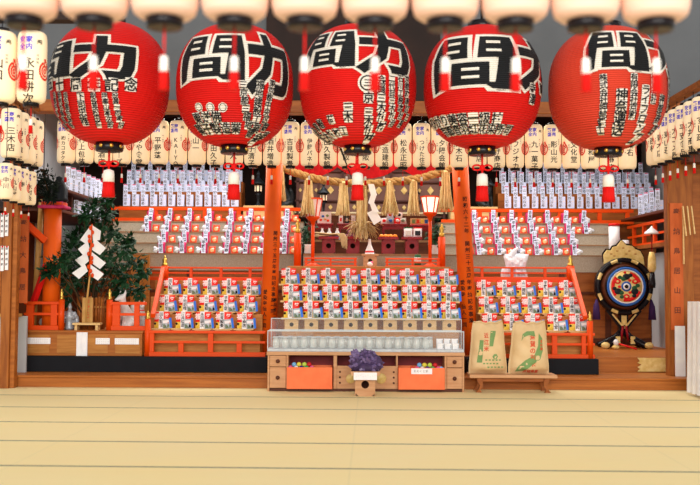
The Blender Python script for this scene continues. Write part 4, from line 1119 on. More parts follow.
# ================================================================== LEFT SIDE FURNISHINGS
z0 = HT + .002
def bar(name, a, b, w, h, m, lab, cat):
    a = Vector(a); b = Vector(b); o = MB().beam(Vector((0, 0, 0)), b - a, w, h, m).build(name, None, .004, loc=a); return tag(o, lab, cat)
bar('sloping_rail', P(33, 304, 11.36), P(46.5, 265, 11.16), .06, .06, m_red, 'bright red sloping rail rising behind the short railing at the left', 'rail')
o = MB().tube([(0, 0, 0), P(42, 200, 11.5) - P(33, 330, 11.45)], .034, m_bamboo, 12).build('bamboo_pole', None, loc=P(33, 329.5, 11.45)); tag(o, 'tan bamboo pole leaning at the left beside the faded orange plaque', 'pole')
OY = 11.43; R = wpx(8.6, OY)
t = thing('drum_post', 'round orange post with a red cap board, behind the tree at the left', 'post', (PX(51.5, OY), OY, HT)); zt_ = PZ(209, OY, 51) - HT
MB().lathe([(R, 0), (R, zt_)], m_pillar, n=24).build('shaft', t); MB().bx(-.14, .17, -.14, .14, zt_, zt_ + .035, m_magenta).bx(-.11, .14, -.11, .11, zt_ + .035, zt_ + .08, m_orange).build('cap_board', t, .006)
t.name = 'orange_post'
o = MB().lathe([(.09, 0), (.11, .02), (.1, .05), (.1, .14), (.085, .2), (.05, .25), (.035, .27), (.04, .29), (.01, .31)], m_iron, n=22).build('bell', None, loc=(PX(57, OY), OY, HT + zt_ + .081)); tag(o, 'dark domed bell on the round orange post', 'bell')
bar('diagonal_brace', P(24, 222, 11.1), P(45, 241, 11.25), .07, .075, m_orange, 'orange diagonal brace running from the left post to the round orange post', 'brace')
def plaque(px0, px1, py0, py1, Y, tx, lab, sz):
    c = (px0 + px1) / 2; a = P(c, py1, Y); h = P(c, py0, Y).z - a.z; w = wpx(px1 - px0, Y)
    s = MB().bx(-w / 2, w / 2, 0, .025, 0, h, m_plaque); s.col(tx, sz * wpx(1, Y), flat(-.001), 0, h - .1, m_fadeink, .02, step=(h - .1) / len(tx) / (sz * wpx(1, Y)))
    return tag(s.build('plaque', None, loc=a), lab, 'plaque')
plaque(17, 27, 214, 303, 10.95, '奉納大鳥居', 'tall faded orange plaque with worn dark lettering, at the left post', 6.5)
plaque(671.5, 684, 203, 330, 10.96, '奉納鳥居山田', 'tall faded orange plaque with worn dark lettering, on the right post', 7)
for i, (px, y0, y1) in enumerate(((-3, 213, 238), (2, 213, 237), (6.5, 213, 236), (-3, 246, 272), (2, 246, 271), (6.5, 246, 270))):
    h = wpx(y1 - y0, 10.5); s = MB().bx(-.018, .018, -.003, .003, 0, h, m_white); s.col('祈願成就', .028, flat(-.0035), 0, h - .03, m_ink, .02, step=2); s.ell((0, -.003, h - .008), (.012, .006, .01), m_red, 8, 5)
    o = s.build('paper_strip', None, loc=P(px, y1, 10.505)); tag(o, f'white paper strip, {("first", "second", "third")[i % 3]} of the {("upper", "lower")[i // 3]} three on the left post', 'paper', 'paper strips on the left post')
for i, (x0, x1, y1) in enumerate(((684, 684.8, 264), (682.5, 686, 236), (687, 690, 235), (691, 694.5, 234))):
    a = P(x0, 206, 10.85); b = P(x1, y1, 10.85); o = MB().beam(Vector((0, 0, 0)), b - a, .028, .012, m_hinoki).build('wooden_paddle', None, loc=a + Vector((0, .04 * (i == 0), 0))); tag(o, f'thin pale wooden strip, {("longest and innermost", "second", "third", "outermost")[i]} of those hanging on the right post', 'strip', 'wooden strips on the right post')
S1, S2 = MB(), MB(); EY = 11.25; ro = P(44, 170, EY)
foliage(S1, S2, ro, [(36, 180, 9), (46, 176, 9), (42, 190, 10), (52, 184, 7), (50, 196, 6)], EY, 110, .06, m_leafd, 9, .06)
t = thing('cedar_bundle', 'dark bushy cedar bundle hanging beneath the left side lanterns', 'bundle', ro)
for q in (S1, S2): q.v = [tuple(Vector(v) - ro) for v in q.v]
S1.build('foliage', t, weld=False); S2.tube([(0, 0, 0), (0, 0, 1.0)], .005, m_stem, 5).build('stems', t)
S1, S2 = MB(), MB(); EY = 12.15; ro = P(118, 205, EY); ro = Vector((PX(110, EY), EY, 1.9))
struct('trim_11', MB().bx(PX(131, 13.7), PX(149.5, 13.7), 13.66, 13.715, PLZ, PZ(254, 13.7, 140) - .01, m_tier))
# ================================================================== ALTAR
ZA, ZB, ZC = PZ(254, 12.75), PZ(240, 13.2), PZ(214, 14.0)
xa, xb = PX(304, 12.9), PX(441, 12.9)
t = thing('altar_steps', 'beige cloth covered altar steps behind the middle stand', 'steps', ((xa + xb) / 2, 12.6, PLZ)); ox = t.location.x
for y0, y1, z in ((12.6, 13.15, ZA), (13.15, 13.9, ZB), (13.9, 15.2, ZC)):
    MB().bx(xa - ox, xb - ox, y0 - 12.6, y1 - 12.6, 0, z - PLZ, m_beige if y0 < 13 else m_dwood).bx(xa - ox, xb - ox, y0 - 12.604, y0 - 12.6, z - PLZ - .03, z - PLZ, m_beiged).build('step', t)
AYB = 14.95
t = thing('altar_cabinet', 'mauve altar cabinet doors with gold diamonds behind the straw rope', 'altar', (PX(371, AYB), AYB, ZC)); q = AYB / F
ax = lambda p: (p - 371) * q
az = lambda p: PZ(p, AYB) - ZC
MB().bx(ax(295), ax(447), .1, .2, 0, az(140), m_mauved).build('back_panel', t)
cols_ = (297, 318, 342, 366, 391, 417, 444)
for a, b in zip(cols_[:-1], cols_[1:]):
    d = MB().bx(ax(a + 1), ax(b - 1), .04, .1, .02, az(170), m_mauve).build('door', t, .006)
    c = (a + b) / 2; s = MB()
    for px, py, r in ((c, 190, 4.2), (a + 2.4, 190, 2.2), (b - 2.4, 190, 2.2), (c, 207, 2.6)):
        s.prism([(ax(px - r * .8), az(py)), (ax(px), az(py + r)), (ax(px + r * .8), az(py)), (ax(px), az(py - r))], .028, .04, m_goldp)
    s.build('gold_fitting', d)
for x in cols_: MB().bx(ax(x - 1.2), ax(x + 1.2), 0, .1, 0, az(165), m_mauved).build('post', t)
for y, w in ((170, 2), (181, 1.3), (200, 1.3), (212, 1.3)): MB().bx(ax(294), ax(447), .0, .045, az(y + w), az(y), m_mauved if y != 212 else m_cream).build('crossbar', t)
for side, x0, x1 in (('left', PX(243, 14.75), PX(293, 14.75)), ('right', PX(450, 14.75), PX(497, 14.75))):
    zt_ = PZ(206.5, 14.75); o = MB().bx(x0, x1, 14.66, 15.2, PLZ, zt_, m_hinoki).build('wooden_stand', None, .005); tag(o, f'pale wooden stand behind the {side} pillar, beside the white cartons', 'stand')
    fox((PX(283 if side == 'left' else 488, 14.85), 14.9, zt_), .46, -.7 if side == 'left' else .7, f'dark bronze fox statue behind the {side} pillar', me_bfox, False)
def iron_lantern(loc, h, lab):
    t = thing('iron_lantern', lab, 'lantern', loc)
    MB().lathe([(.09, 0), (.1, .03), (.05, .07), (.03, .16), (.05, .3), (.08, .36)], m_iron, n=14).build('base', t).scale = (h, h, h)
    MB().lathe([(.09, .36), (.105, .4), (.105, .6), (.09, .62)], m_blackl, n=6, smooth=False).build('light_chamber', t).scale = (h, h, h)
    s = MB()
    for i in range(6):
        a = 2 * PI * (i + .5) / 6; M_ = Matrix.Rotation(a + PI / 2, 4, 'Z')
        s.bx(-.032, .032, -.096, -.091, .42, .58, m_lpaper, M_)
    s.build('paper_window', t).scale = (h, h, h)
    MB().lathe([(.19, .62), (.17, .66), (.1, .74), (.05, .8), (.03, .84), (.05, .88), (.04, .93), (.008, 1.0)], m_iron, n=18).build('roof', t).scale = (h, h, h)
iron_lantern((PX(257, 14.8), 14.84, PZ(206.5, 14.75)), .55, 'black iron lantern with a paper window, behind the left pillar')
iron_lantern((PX(323, 14.2), 14.2, ZC), .5, 'black iron lantern among the straw tassels, left of the long centre tassel')
iron_lantern((PX(414, 14.2), 14.2, ZC), .5, 'black iron lantern among the straw tassels, right of the long centre tassel')
# curtain and rope
s = MB(); n = 96; V = []
for j in range(7):
    for i in range(n + 1):
        px = 276 + 184 * i / n; low = 167 + 11.5 * abs(math.sin(PI * (px - 276) / 61.4)) ** .8; y = 150 + (low - 150) * j / 6
        p = P(px, y, 12.62); V.append((p.x, 12.62 + .02 * math.sin(i * .9), p.z))
V += [(x, y + .005, z) for x, y, z in V]; nn = n + 1; off = 7 * nn
s.add(V, [(j * nn + i, j * nn + i + 1, (j + 1) * nn + i + 1, (j + 1) * nn + i) for j in range(6) for i in range(n)] + [(off + j * nn + i, off + j * nn + i + 1, off + (j + 1) * nn + i + 1, off + (j + 1) * nn + i) for j in range(6) for i in range(n)], m_redc, True)
tag(s.build('curtain'), 'swagged dark red curtain hanging behind the straw rope', 'curtain')
struct('trim_12', MB().bx(PX(268, 12.62), PX(468, 12.62), 12.56, 12.68, PZ(151, 12.62), PZ(145, 12.62), m_dwood))
RYY = 12.3
rp = [(268, 163), (280, 166.5), (293, 172), (308, 177), (325, 180.5), (345, 183), (366, 184), (386, 182.5), (405, 180.5), (422, 178), (438, 173), (450, 168.5), (461, 164)]
def rope_pt(f):
    f *= len(rp) - 1; i = min(int(f), len(rp) - 2); u = f - i
    return P(rp[i][0] * (1 - u) + rp[i + 1][0] * u, rp[i][1] * (1 - u) + rp[i + 1][1] * u, RYY)
t = thing('straw_rope', 'thick twisted straw rope sagging between the two orange pillars', 'rope', rope_pt(.5)); r0 = t.location.copy()
for kq in range(3):
    pts = []; N_ = 240
    for i in range(N_ + 1):
        p = rope_pt(i / N_) - r0; a = i / N_ * 60 + kq * 2 * PI / 3
        pts.append(p + Vector((0, .026 * math.cos(a), .026 * math.sin(a))))
    MB().tube(pts, .029, m_rope, 7).build('strand', t)
def straw_tassel(px, y0, y1, w0, w1, lab, Y=12.28, seed=0, frizz=1, grp='short straw tassels'):
    a = P(px, y0, Y); hgt = a.z - P(px, y1, Y).z; kx = wpx(1, Y); t = thing('straw_tassel', lab, 'tassel', a, 0, grp)
    rr = random.Random(seed + int(px)); s = MB()
    R0, R1 = w0 / 2 * kx, w1 / 2 * kx
    s.lathe([(R0 * .7, 0.02), (R0, -.04 * hgt), (R0 * 1.05, -.25 * hgt), (R0 * .6 + R1 * .36, -.6 * hgt), (R1 * .72, -.93 * hgt)], m_straw, n=18)
    s.build('core', t)
    s = MB()
    for i in range(90):
        th = rr.random() * 2 * PI; f = rr.uniform(.8, 1.04); l = hgt * rr.uniform(.9, 1.03)
        c, d = math.cos(th), math.sin(th)
        s.tube([(R0 * c, R0 * d, -.02 * hgt), (R0 * 1.1 * c, R0 * 1.1 * d, -.25 * l), ((R0 * .55 + R1 * .45) * f * c, (R0 * .55 + R1 * .45) * f * d, -.62 * l), (R1 * f * c + rr.uniform(-.01, .01) * frizz, R1 * f * d, -l)], [.009, .009, .008, .004], m_straw if i % 3 else m_rope, 4)
    s.build('straw_strands', t, weld=False)
    s = MB()
    for z in (.03, .07): s.lathe([(R0 * 1.12, -z * hgt - .01), (R0 * 1.22, -z * hgt), (R0 * 1.12, -z * hgt + .01)], m_rope, n=16)
    s.build('binding', t)
    return t
for i, (px, y0, y1, w0, w1) in enumerate(((279.5, 169, 201, 8, 13), (308.5, 180, 216, 7, 15), (343.5, 183, 215, 7, 14), (390, 182, 215, 6, 17), (413.5, 181, 215, 6, 12), (445.5, 172, 211, 7, 14))):
    straw_tassel(px, y0, y1, w0, w1, f'short straw tassel hanging from the twisted rope, {nth(i, 6)}', seed=i)
straw_tassel(362, 185, 238, 9, 11, 'long straw tassel hanging from the middle of the twisted rope', seed=50, grp=None)
s = MB(); rr = random.Random(4); c0 = P(362, 226, 12.26)
for i in range(170):
    d = Vector((rr.gauss(0, 1), rr.gauss(0, .5), rr.gauss(-.6, .7))); p = Vector((rr.uniform(-.09, .09), rr.uniform(-.05, .05), rr.uniform(-.02, .06)))
    s.tube([p, p + d * .05, p + d * .085 + Vector((0, 0, -.04))], [.006, .005, .002], m_rope if i % 2 else m_squid, 4)
tag(s.build('straw_tuft', None, loc=c0, weld=False), 'ragged straw tuft round the lower end of the long centre tassel', 'straw')
GY = 12.18; t = thing('paper_streamer', 'white zigzag paper streamer beside the long centre tassel', 'streamer', P(371, 184, GY)); g1 = t.location.copy()
for n_, pts in enumerate((((368, 184), (374, 184), (377, 195), (371, 196)), ((371, 194), (377, 194), (373, 206), (368, 203)), ((369, 202), (374, 202), (379, 212), (373, 213)), ((367, 213), (375, 209), (382, 220), (374, 225)))):
    V = [P(x, y, GY + .006 * n_) - g1 for x, y in pts]; V += [v + Vector((0, .003, 0)) for v in V]
    MB().add(V, [(0, 1, 2, 3), (7, 6, 5, 4)] + [(i, i + 4, (i + 1) % 4 + 4, (i + 1) % 4) for i in range(4)], m_white).build('paper_fold', t)
# red lacquer offering stands and what lies on them
SYY = 12.84
b_, t_ = sanbo_meshes(.175, .16, .215, .262, m_lac, .034, .022)
zs = ZA + .215 - .006
for i, (px, wh) in enumerate(((328.5, 'holding dried squid'), (352.5, 'holding purple vegetables'), (388, 'holding oranges'), (411.5, 'holding white packages'))):
    t = thing('lacquer_stand', f'dark red lacquered offering stand {wh}', 'stand', (PX(px, SYY), SYY, ZA), 0, 'red lacquered offering stands'); obj('pedestal', b_, t); obj('tray', t_, t)
s = MB(); rr = random.Random(8)
for i in range(5): s.ell((rr.uniform(-.1, .1), rr.uniform(-.06, .04), .02 + i * .011), (.16, .045, .012), m_squid, 12, 6, Matrix.Rotation(rr.uniform(-.25, .25), 3, 'Z') @ Matrix.Rotation(rr.uniform(-.12, .12), 3, 'Y'))
for i in range(16):
    x = .13 + rr.uniform(0, .09); s.tube([(x - .12, -.07, .05), (x - .02, -.1, .055), (x + .02, -.12, -.0), (x + .03 + rr.uniform(-.02, .02), -.125, -.1 - rr.random() * .06)], [.012, .011, .009, .003], m_squid, 6)
tag(s.build('dried_squid', None, loc=(PX(328.5, SYY), SYY, zs), weld=False), 'pale dried squid draped over the first red lacquered stand', 'food')
for i in range(6):
    x, z = ((-.07, 0), (0, 0), (.07, 0), (-.04, .05), (.035, .05), (0, .095))[i]
    s = MB().tube([(-.05, 0, .028), (-.02, 0, .03), (.03, 0, .03), (.06, 0, .026)], [.008, .03, .028, .006], m_purple, 10)
    o = s.build('purple_vegetable', None, loc=(PX(352.5, SYY) + x, SYY - .01, zs + z)); o.rotation_euler = (0, .1 * (i - 2), .5 * i); tag(o, f'purple root vegetable, {("bottom left", "bottom middle", "bottom right", "middle left", "middle right", "topmost")[i]} of the heap on the red stand', 'vegetable', 'purple vegetables on the red stand')
for i in range(7):
    x, y, z = ((-.09, -.03, 0), (-.03, -.04, 0), (.03, -.04, 0), (.09, -.03, 0), (-.04, -.02, .048), (.035, -.02, .048), (0, .04, .01))[i]
    t = thing('orange', f'orange fruit, {("first from left in the front row", "second from left in the front row", "third from left in the front row", "fourth from left in the front row", "upper left", "upper right", "rearmost")[i]} on the red stand', 'fruit', (PX(388, SYY) + x, SYY + y, zs), 0, 'oranges on the red stand')
    MB().ell((0, 0, .028), (.033, .033, .028), m_orangef, 14, 9).build('peel', t); MB().ell((.004, -.004, .056), (.006, .006, .003), m_kgreen, 7, 4).build('stem_button', t)
for i, (px, tint, lab) in enumerate(((408, m_dgreen, 'white foil package with a green top on the fourth red stand'), (417.5, m_red, 'white foil package with a red top and dark window on the fourth red stand'))):
    s = MB().pillow(.12, .15, .06, m_white, fm=lambda u, v, q=tint: q if v > .85 else None); s.bx(-.035, .035, -.036, -.03, .04, .1, m_label if i == 0 else m_iron)
    o = s.build('foil_package', None, loc=(PX(px, SYY - .02), SYY - .02 - .0 * i, zs + .002)); tag(o, lab, 'package')
# lacquered tables behind
TYY = 13.4
def ltable(a, b, yt, lab):
    z1 = PZ(yt, TYY); w = wpx((b - a) / 2, TYY); t = thing('lacquer_table', lab, 'table', (PX((a + b) / 2, TYY), TYY, ZB)); h = z1 - ZB
    MB().bx(-w, w, -.14, .14, h - .03, h, m_lac).build('top', t, .004); MB().bx(-w + .03, w - .03, -.125, -.115, h - .08, h - .03, m_lac).build('apron', t)
    for sx in (-1, 1):
        for sy in (-1, 1): MB().bx(sx * (w - .035) - .015, sx * (w - .035) + .015, sy * .12 - .015, sy * .12 + .015, 0, h - .03, m_lac).build('leg', t)
    return z1
za = ltable(306.5, 333, 224, 'dark red lacquered table holding a picture board, leftmost of four')
zb_ = ltable(337, 357.5, 224, 'dark red lacquered table holding small white boxes, second of four')
zc_ = ltable(380.5, 406.5, 224, 'dark red lacquered table heaped with printed packs, third of four')
zd = ltable(409, 430.5, 225, 'dark red lacquered table holding a flat picture box, rightmost of four')
s = MB().bx(-.095, .095, -.006, .006, 0, .165, m_white)
for x, z, m in ((-.05, .05, m_orgp), (.01, .06, m_figure), (.05, .04, m_orgp), (-.02, .1, m_lblue), (.04, .11, m_kgreen), (-.06, .1, m_pink)): s.ell((x, -.007, z), (.02, .004, .018), m, 8, 5)
o = s.build('picture_board', None, loc=(PX(324, TYY), TYY - .05, za + .001), ); o.rotation_euler = (-.1, 0, 0); tag(o, 'white picture board with coloured figures on the leftmost lacquered table', 'board')
for i, (px, z, Y, lab) in enumerate(((326.5, ZA, 12.72, 'white bottle with a blue shoulder, left of the red squid stand'),)): pass
me_bot = MB().lathe([(.03, 0), (.035, .01), (.035, .09), (.014, .13), (.013, .155), (.016, .16)], m_white, n=14).lathe([(.0355, .03), (.0355, .07)], m_lblue, n=14).mesh('sake_bottle')
for i, px in enumerate((322, 329, 337)):
    o = obj('sake_bottle', me_bot, None, loc=(PX(px, 13.24), 13.2, ZB)); tag(o, f'small white and blue sake bottle behind the dried squid, {("left", "middle", "right")[i]} of three', 'bottle', 'sake bottles behind the squid')
for i, px in enumerate((340.5, 346.5, 353)):
    s = MB().bx(-.028, .028, -.03, .03, 0, .11, m_white if i != 1 else m_iron); s.bx(-.014, .014, -.032, -.03, .03, .08, m_red if i == 0 else m_label)
    o = s.build('small_box', None, .002, loc=(PX(px, TYY), TYY - .05, zb_)); tag(o, f'small {("white and red", "black", "white and grey")[i]} box on the second lacquered table', 'box')
for i in range(6):
    x = (-.13, -.045, .045, .13, -.05, .07)[i]; z = 0 if i < 4 else .085
    s = MB().pillow(.1, .085, .05, (m_white, m_photo, m_pack, m_label, m_bwhite, m_pink)[i], nu=6, nv=6, jit=.004); s.ell((0, -.026, .045), (.026, .005, .022), (m_red, m_lblue, m_white, m_green, m_red, m_iron)[i], 8, 5)
    o = s.build('printed_pack', None, loc=(PX(393.5, TYY) + x, TYY - .04 * (i < 4), zc_ + z)); o.rotation_euler = (0, .12 * (i % 3 - 1), 0); tag(o, f'printed pack, {("first from left below", "second from left below", "third from left below", "fourth from left below", "upper left", "upper right")[i]} in the heap on the third lacquered table', 'pack', 'packs on the third lacquered table')
s = MB().bx(-.13, .13, -.05, .05, 0, .09, m_figure)
for x, m in ((-.09, m_kgreen), (-.03, m_orgp), (.03, m_yel), (.085, m_lblue)): s.bx(x - .022, x + .022, -.052, -.05, .02, .075, m)
s.bx(-.13, .13, -.0515, -.05, 0, .015, m_orgp)
tag(s.build('picture_box', None, .003, loc=(PX(419.5, TYY), TYY - .05, zd)), 'flat cream box with coloured pictures on the rightmost lacquered table', 'box')
# centre stand and sake flask
b2, t2 = sanbo_meshes(.17, .14, .16, .21, m_lwood, .026, .012); ZG = PZ(266.5, 12.1)
t = thing('offering_stand', 'plain brown offering stand in front of the long centre tassel', 'stand', (PX(370, 12.3), 12.32, ZG)); obj('pedestal', b2, t); obj('tray', t2, t)
t = thing('sake_flask', 'white cone shaped flask with a red band on the plain brown offering stand', 'flask', (PX(369.5, 12.3), 12.32, ZG + .153))
MB().lathe([(.055, 0), (.06, .01), (.05, .06), (.022, .13), (.014, .19), (.018, .2)], m_white, n=18).build('flask', t); MB().lathe([(.0575, .028), (.0535, .05)], m_red, n=18).build('red_band', t); MB().lathe([(.09, 0.0), (.095, .012), (.07, .014)], m_white, n=20).build('dish', t)
o = MB().lathe([(.04, 0), (.042, .005), (.042, .15), (.036, .155), (.036, .16)], m_dgreen, n=20).lathe([(.0425, .05), (.0425, .12)], m_white, n=20).build('tin_can', None, loc=(PX(417.5, 12.35), 12.32, ZG)); tag(o, 'dark green tin can with a white label in front of the red stands', 'can')
o = MB().ell((0, 0, .03), (.035, .03, .03), m_pink, 12, 8).ell((.02, 0, .05), (.018, .018, .018), BALLS[0], 8, 6).build('pink_ornament', None, loc=(PX(370, 12.1), 12.12, ZG)); tag(o, 'small pink ornament in front of the plain brown stand', 'ornament')
# sakaki sprigs in vases
for i, (px, lab) in enumerate(((307.5, 'green sakaki sprig in a white vase beside the dried squid'), (435, 'green sakaki sprig in a white vase beside the right lamp'))):
    vp = Vector((PX(px, 12.7), 12.7, ZA)); t = thing('vase_sprig', lab, 'plant', vp)
    MB().lathe([(.035, 0), (.045, .01), (.04, .1), (.05, .12)], m_white, n=16).build('vase', t)
    S1, S2 = MB(), MB(); foliage(S1, S2, vp + Vector((0, 0, .1)), [(px, 240, 6), (px + 2, 232, 7), (px - 3, 235, 6), (px + 3, 226, 6)], 12.7, 45, .06, m_leaf, 20 + i, .04)
    for q in (S1, S2): q.v = [tuple(Vector(v) - vp) for v in q.v]
    S1.build('foliage', t, weld=False); S2.build('stems', t)
# lamp stands
def lamp(px, yb, yt, lab, Y=12.34):
    base = Vector((PX(px, Y), Y, ZG)); t = thing('lamp_stand', lab, 'lamp', base); zb2 = PZ(yb, Y, px) - ZG; zt2 = PZ(yt, Y, px) - ZG
    MB().lathe([(.022, 0), (.022, zb2 - .07)], m_orange, n=12).build('pole', t); MB().lathe([(.09, 0), (.09, .02), (.03, .05)], m_orange, n=16).build('base', t)
    MB().lathe([(.022, zb2 - .1), (.035, zb2 - .05), (.07, zb2 - .03), (.095, zb2)], m_orange, n=12).build('collar', t)
    r0, r1 = .072, .115
    MB().lathe([(r0, zb2), (r1, zt2)], m_glow if px > 400 else m_lampp, n=6, smooth=False).build('lamp_shade', t)
    s = MB()
    for i in range(6):
        a = 2 * PI * i / 6; s.beam((r0 * math.cos(a) * 1.02, r0 * math.sin(a) * 1.02, zb2), (r1 * math.cos(a) * 1.02, r1 * math.sin(a) * 1.02, zt2), .012, .012, m_orange)
        a2 = 2 * PI * (i + 1) / 6
        for r, z in ((r0, zb2), (r1, zt2)): s.beam((r * math.cos(a) * 1.02, r * math.sin(a) * 1.02, z), (r * math.cos(a2) * 1.02, r * math.sin(a2) * 1.02, z), .018, .018, m_orange)
    s.build('shade_frame', t)
lamp(430, 213, 197, 'orange lamp stand with a glowing white shade, right of the altar')
lamp(312.5, 217, 199, 'orange lamp stand with a pale shade, left of the altar behind straw')
for px, yb, lab in ((297, 233, 'orange post with a gold finial beside the left pillar'), (442, 237, 'orange post with a gold finial beside the right lamp')):
    t = thing('finial_post', lab, 'post', (PX(px, 12.36), 12.4, ZG)); h = PZ(yb, 12.4, px) - ZG
    MB().lathe([(.046, 0), (.046, h)], m_orange, n=18).build('shaft', t); finial(t, 0, 0, h, .17, .036)
# translucent white bag behind the right railing
s = MB().pillow(.33, .36, .16, m_clear, nu=14, nv=14, pinch=.75, jit=.014); s.tube([(-.05, 0, .34), (-.02, -.01, .4), (.03, 0, .44)], [.05, .03, .012], m_clear, 8)
s.ell((-.14, -.02, .1), (.06, .05, .1), m_clear, 10, 7)
tag(s.build('plastic_bag', None, loc=(PX(516, 12.38), 12.38, ZUP), weld=False), 'crumpled white plastic bag behind the small railing, under the high gifts', 'bag')

# ================================================================== DRUM
DY = 13.2; dk = DY / F
t = thing('great_drum', 'ornate black lacquered festival drum with a gold flame crown on a stand', 'drum', (PX(622.5, DY), DY, PLZ)); D0 = t.location.copy()
dz = lambda p: PZ(p, DY, 622) - PLZ
zc2 = dz(286.5); R0 = 28.5 * dk; RA = Matrix.Rotation(PI / 2, 4, 'X')
MB().lathe([(R0 * .74, -.14), (R0 * .82, -.05), (R0 * .82, .12), (R0 * .72, .22)], m_dwood, n=40, M=Matrix.Rotation(-PI / 2, 4, 'X')).build('drum_body', t, loc=(0, 0, zc2))
def ringm(s, r0, r1, y0, y1, m, a0=0, a1=2 * PI, n=48):
    prof = [(r0, y0), (r1, y0), (r1, y1), (r0, y1)]
    V = []
    for i in range(n + 1):
        a = a0 + (a1 - a0) * i / n
        for r, y in prof: V.append((r * math.cos(a), y, r * math.sin(a)))
    s.add(V, [(i * 4 + j, i * 4 + (j + 1) % 4, i * 4 + 4 + (j + 1) % 4, i * 4 + 4 + j) for i in range(n) for j in range(4)], m, True)
    if a1 - a0 < 6: s.add(V[:4], [(0, 1, 2, 3)], m).add(V[-4:], [(3, 2, 1, 0)], m)
s = MB(); ringm(s, R0 * .84, R0, -.1, .02, m_blackl); s.build('outer_ring', t, loc=(0, 0, zc2))
s = MB()
for i in range(8):
    a = PI / 8 + i * PI / 4; ringm(s, R0 * .87, R0 * .985, -.108, -.1, m_goldp, a - .13, a + .13, 8)
s.build('gold_fitting', t, loc=(0, 0, zc2))
s = MB(); rd = 19.2 * dk; hy = -.18
ringm(s, 0, rd * 1.05, hy, hy + .04, m_blackl); ringm(s, rd * .86, rd, hy - .006, hy, m_lblue); ringm(s, rd * .82, rd * .87, hy - .008, hy, m_white); ringm(s, 0.001, rd * .84, hy - .005, hy, m_goldp)
ringm(s, rd * .6, rd * .78, hy - .007, hy - .004, m_red, .3, 1.3, 14); ringm(s, rd * .6, rd * .78, hy - .007, hy - .004, m_red, 2.4, 3.7, 14); ringm(s, rd * .6, rd * .78, hy - .007, hy - .004, m_red, 4.5, 5.8, 14)
ringm(s, .001, rd * .26, hy - .007, hy - .004, m_lblue); ringm(s, .001, rd * .17, hy - .009, hy - .006, m_white); ringm(s, .001, rd * .1, hy - .011, hy - .008, m_ink)
for i in range(3):
    a = PI / 2 + i * 2 * PI / 3
    for rr_, aa, q, m in ((.5, 0, .2, m_iron), (.42, .35, .14, m_dgreen), (.62, -.35, .12, m_iron), (.58, .62, .12, m_dgreen), (.52, 1.05, .17, m_red), (.52, 1.05, .09, m_goldp), (.36, -.5, .09, m_red), (.72, .1, .08, m_red)):
        s.ell((rd * rr_ * math.cos(a + aa), hy - .006, rd * rr_ * math.sin(a + aa)), (rd * q, .006 if m is not m_goldp else .009, rd * q * .8), m, 10, 6)
s.build('drumhead', t, loc=(0, 0, zc2))
cr = [(604, 264), (603.5, 255), (607, 250), (611, 250.5), (613, 247), (617, 246), (621.5, 240.5), (626, 245), (632, 246), (635, 249), (640, 251), (643, 257), (644, 265), (634, 259.5), (623, 257.5), (612, 259.5)]
s = MB().prism([((x - 622.5) * dk, dz(y)) for x, y in cr], -.03, .005, m_goldp)
for x, y in ((611, 254), (617, 251), (623, 248), (629, 251), (635, 254), (626, 254), (614, 256)): s.ell(((x - 622.5) * dk, -.031, dz(y)), (.02, .004, .012), m_bamboo, 8, 5)
s.build('flame_crown', t)
s = MB().prism([((x - 622.5) * dk * 1.05, dz(y - 1.5)) for x, y in cr], .006, .03, m_blackl); s.build('crown_back', t)
s = MB()
for sx in (-1, 1):
    s.beam((sx * .0, -.02, dz(330)), (sx * .22, -.02, dz(310)), .07, .05, m_blackl).beam((0, -.05, dz(328)), (sx * .16, -.05, dz(314)), .045, .02, m_goldp)
s.bx(-.06, .06, -.05, .05, dz(334), dz(310), m_blackl).bx(-.035, .035, -.06, -.05, dz(325), dz(312), m_goldp)
s.build('bracket', t)
s = MB()
for sx in (-1, 1):
    for sy in (-1, 1): s.tube([(0, 0, dz(330)), (sx * .08, sy * .05, dz(337)), (sx * .2, sy * .12, .07), (sx * .27, sy * .16, .03), (sx * .31, sy * .18, .05)], [.045, .045, .05, .045, .03], m_blackl, 8)
s.build('foot', t)
for sx in (-1, 1):
    MB().ell((sx * .29, -.2, .045), (.06, .035, .045), m_goldp).build('gold_foot_cap', t); MB().bx(sx * .1 - .03, sx * .1 + .03, -.12, -.1, .06, .16, m_goldp).build('gold_plate', t); MB().tube([(sx * .05, -.07, .1), (sx * .02, -.07, .3)], .018, m_lac, 6).build('red_cord', t)
for sx in (-1, 1):
    MB().tube([(sx * R0 * .95, -.06, zc2 - R0 * .45), (sx * R0 * .97, -.07, zc2 - R0 * .7), (sx * R0 * .97, -.07, zc2 - R0 * 1.15)], [.012, .04, .055], m_purp, 10).build('purple_tassel', t)
t = thing('drum_mallet', 'drum mallet with a white head and red handle lying before the drum', 'mallet', (PX(621, 12.9), 12.86, PLZ + .03))
MB().tube([(-.07, 0, .05), (.16, -.1, -.018)], .011, m_red, 8).build('handle', t); MB().ell((-.085, .0, .06), (.035, .045, .045), m_fox, 12, 8).build('head', t); MB().ell((-.09, .0, .0), (.05, .05, .03), m_goldp, 10, 6).build('rest', t)
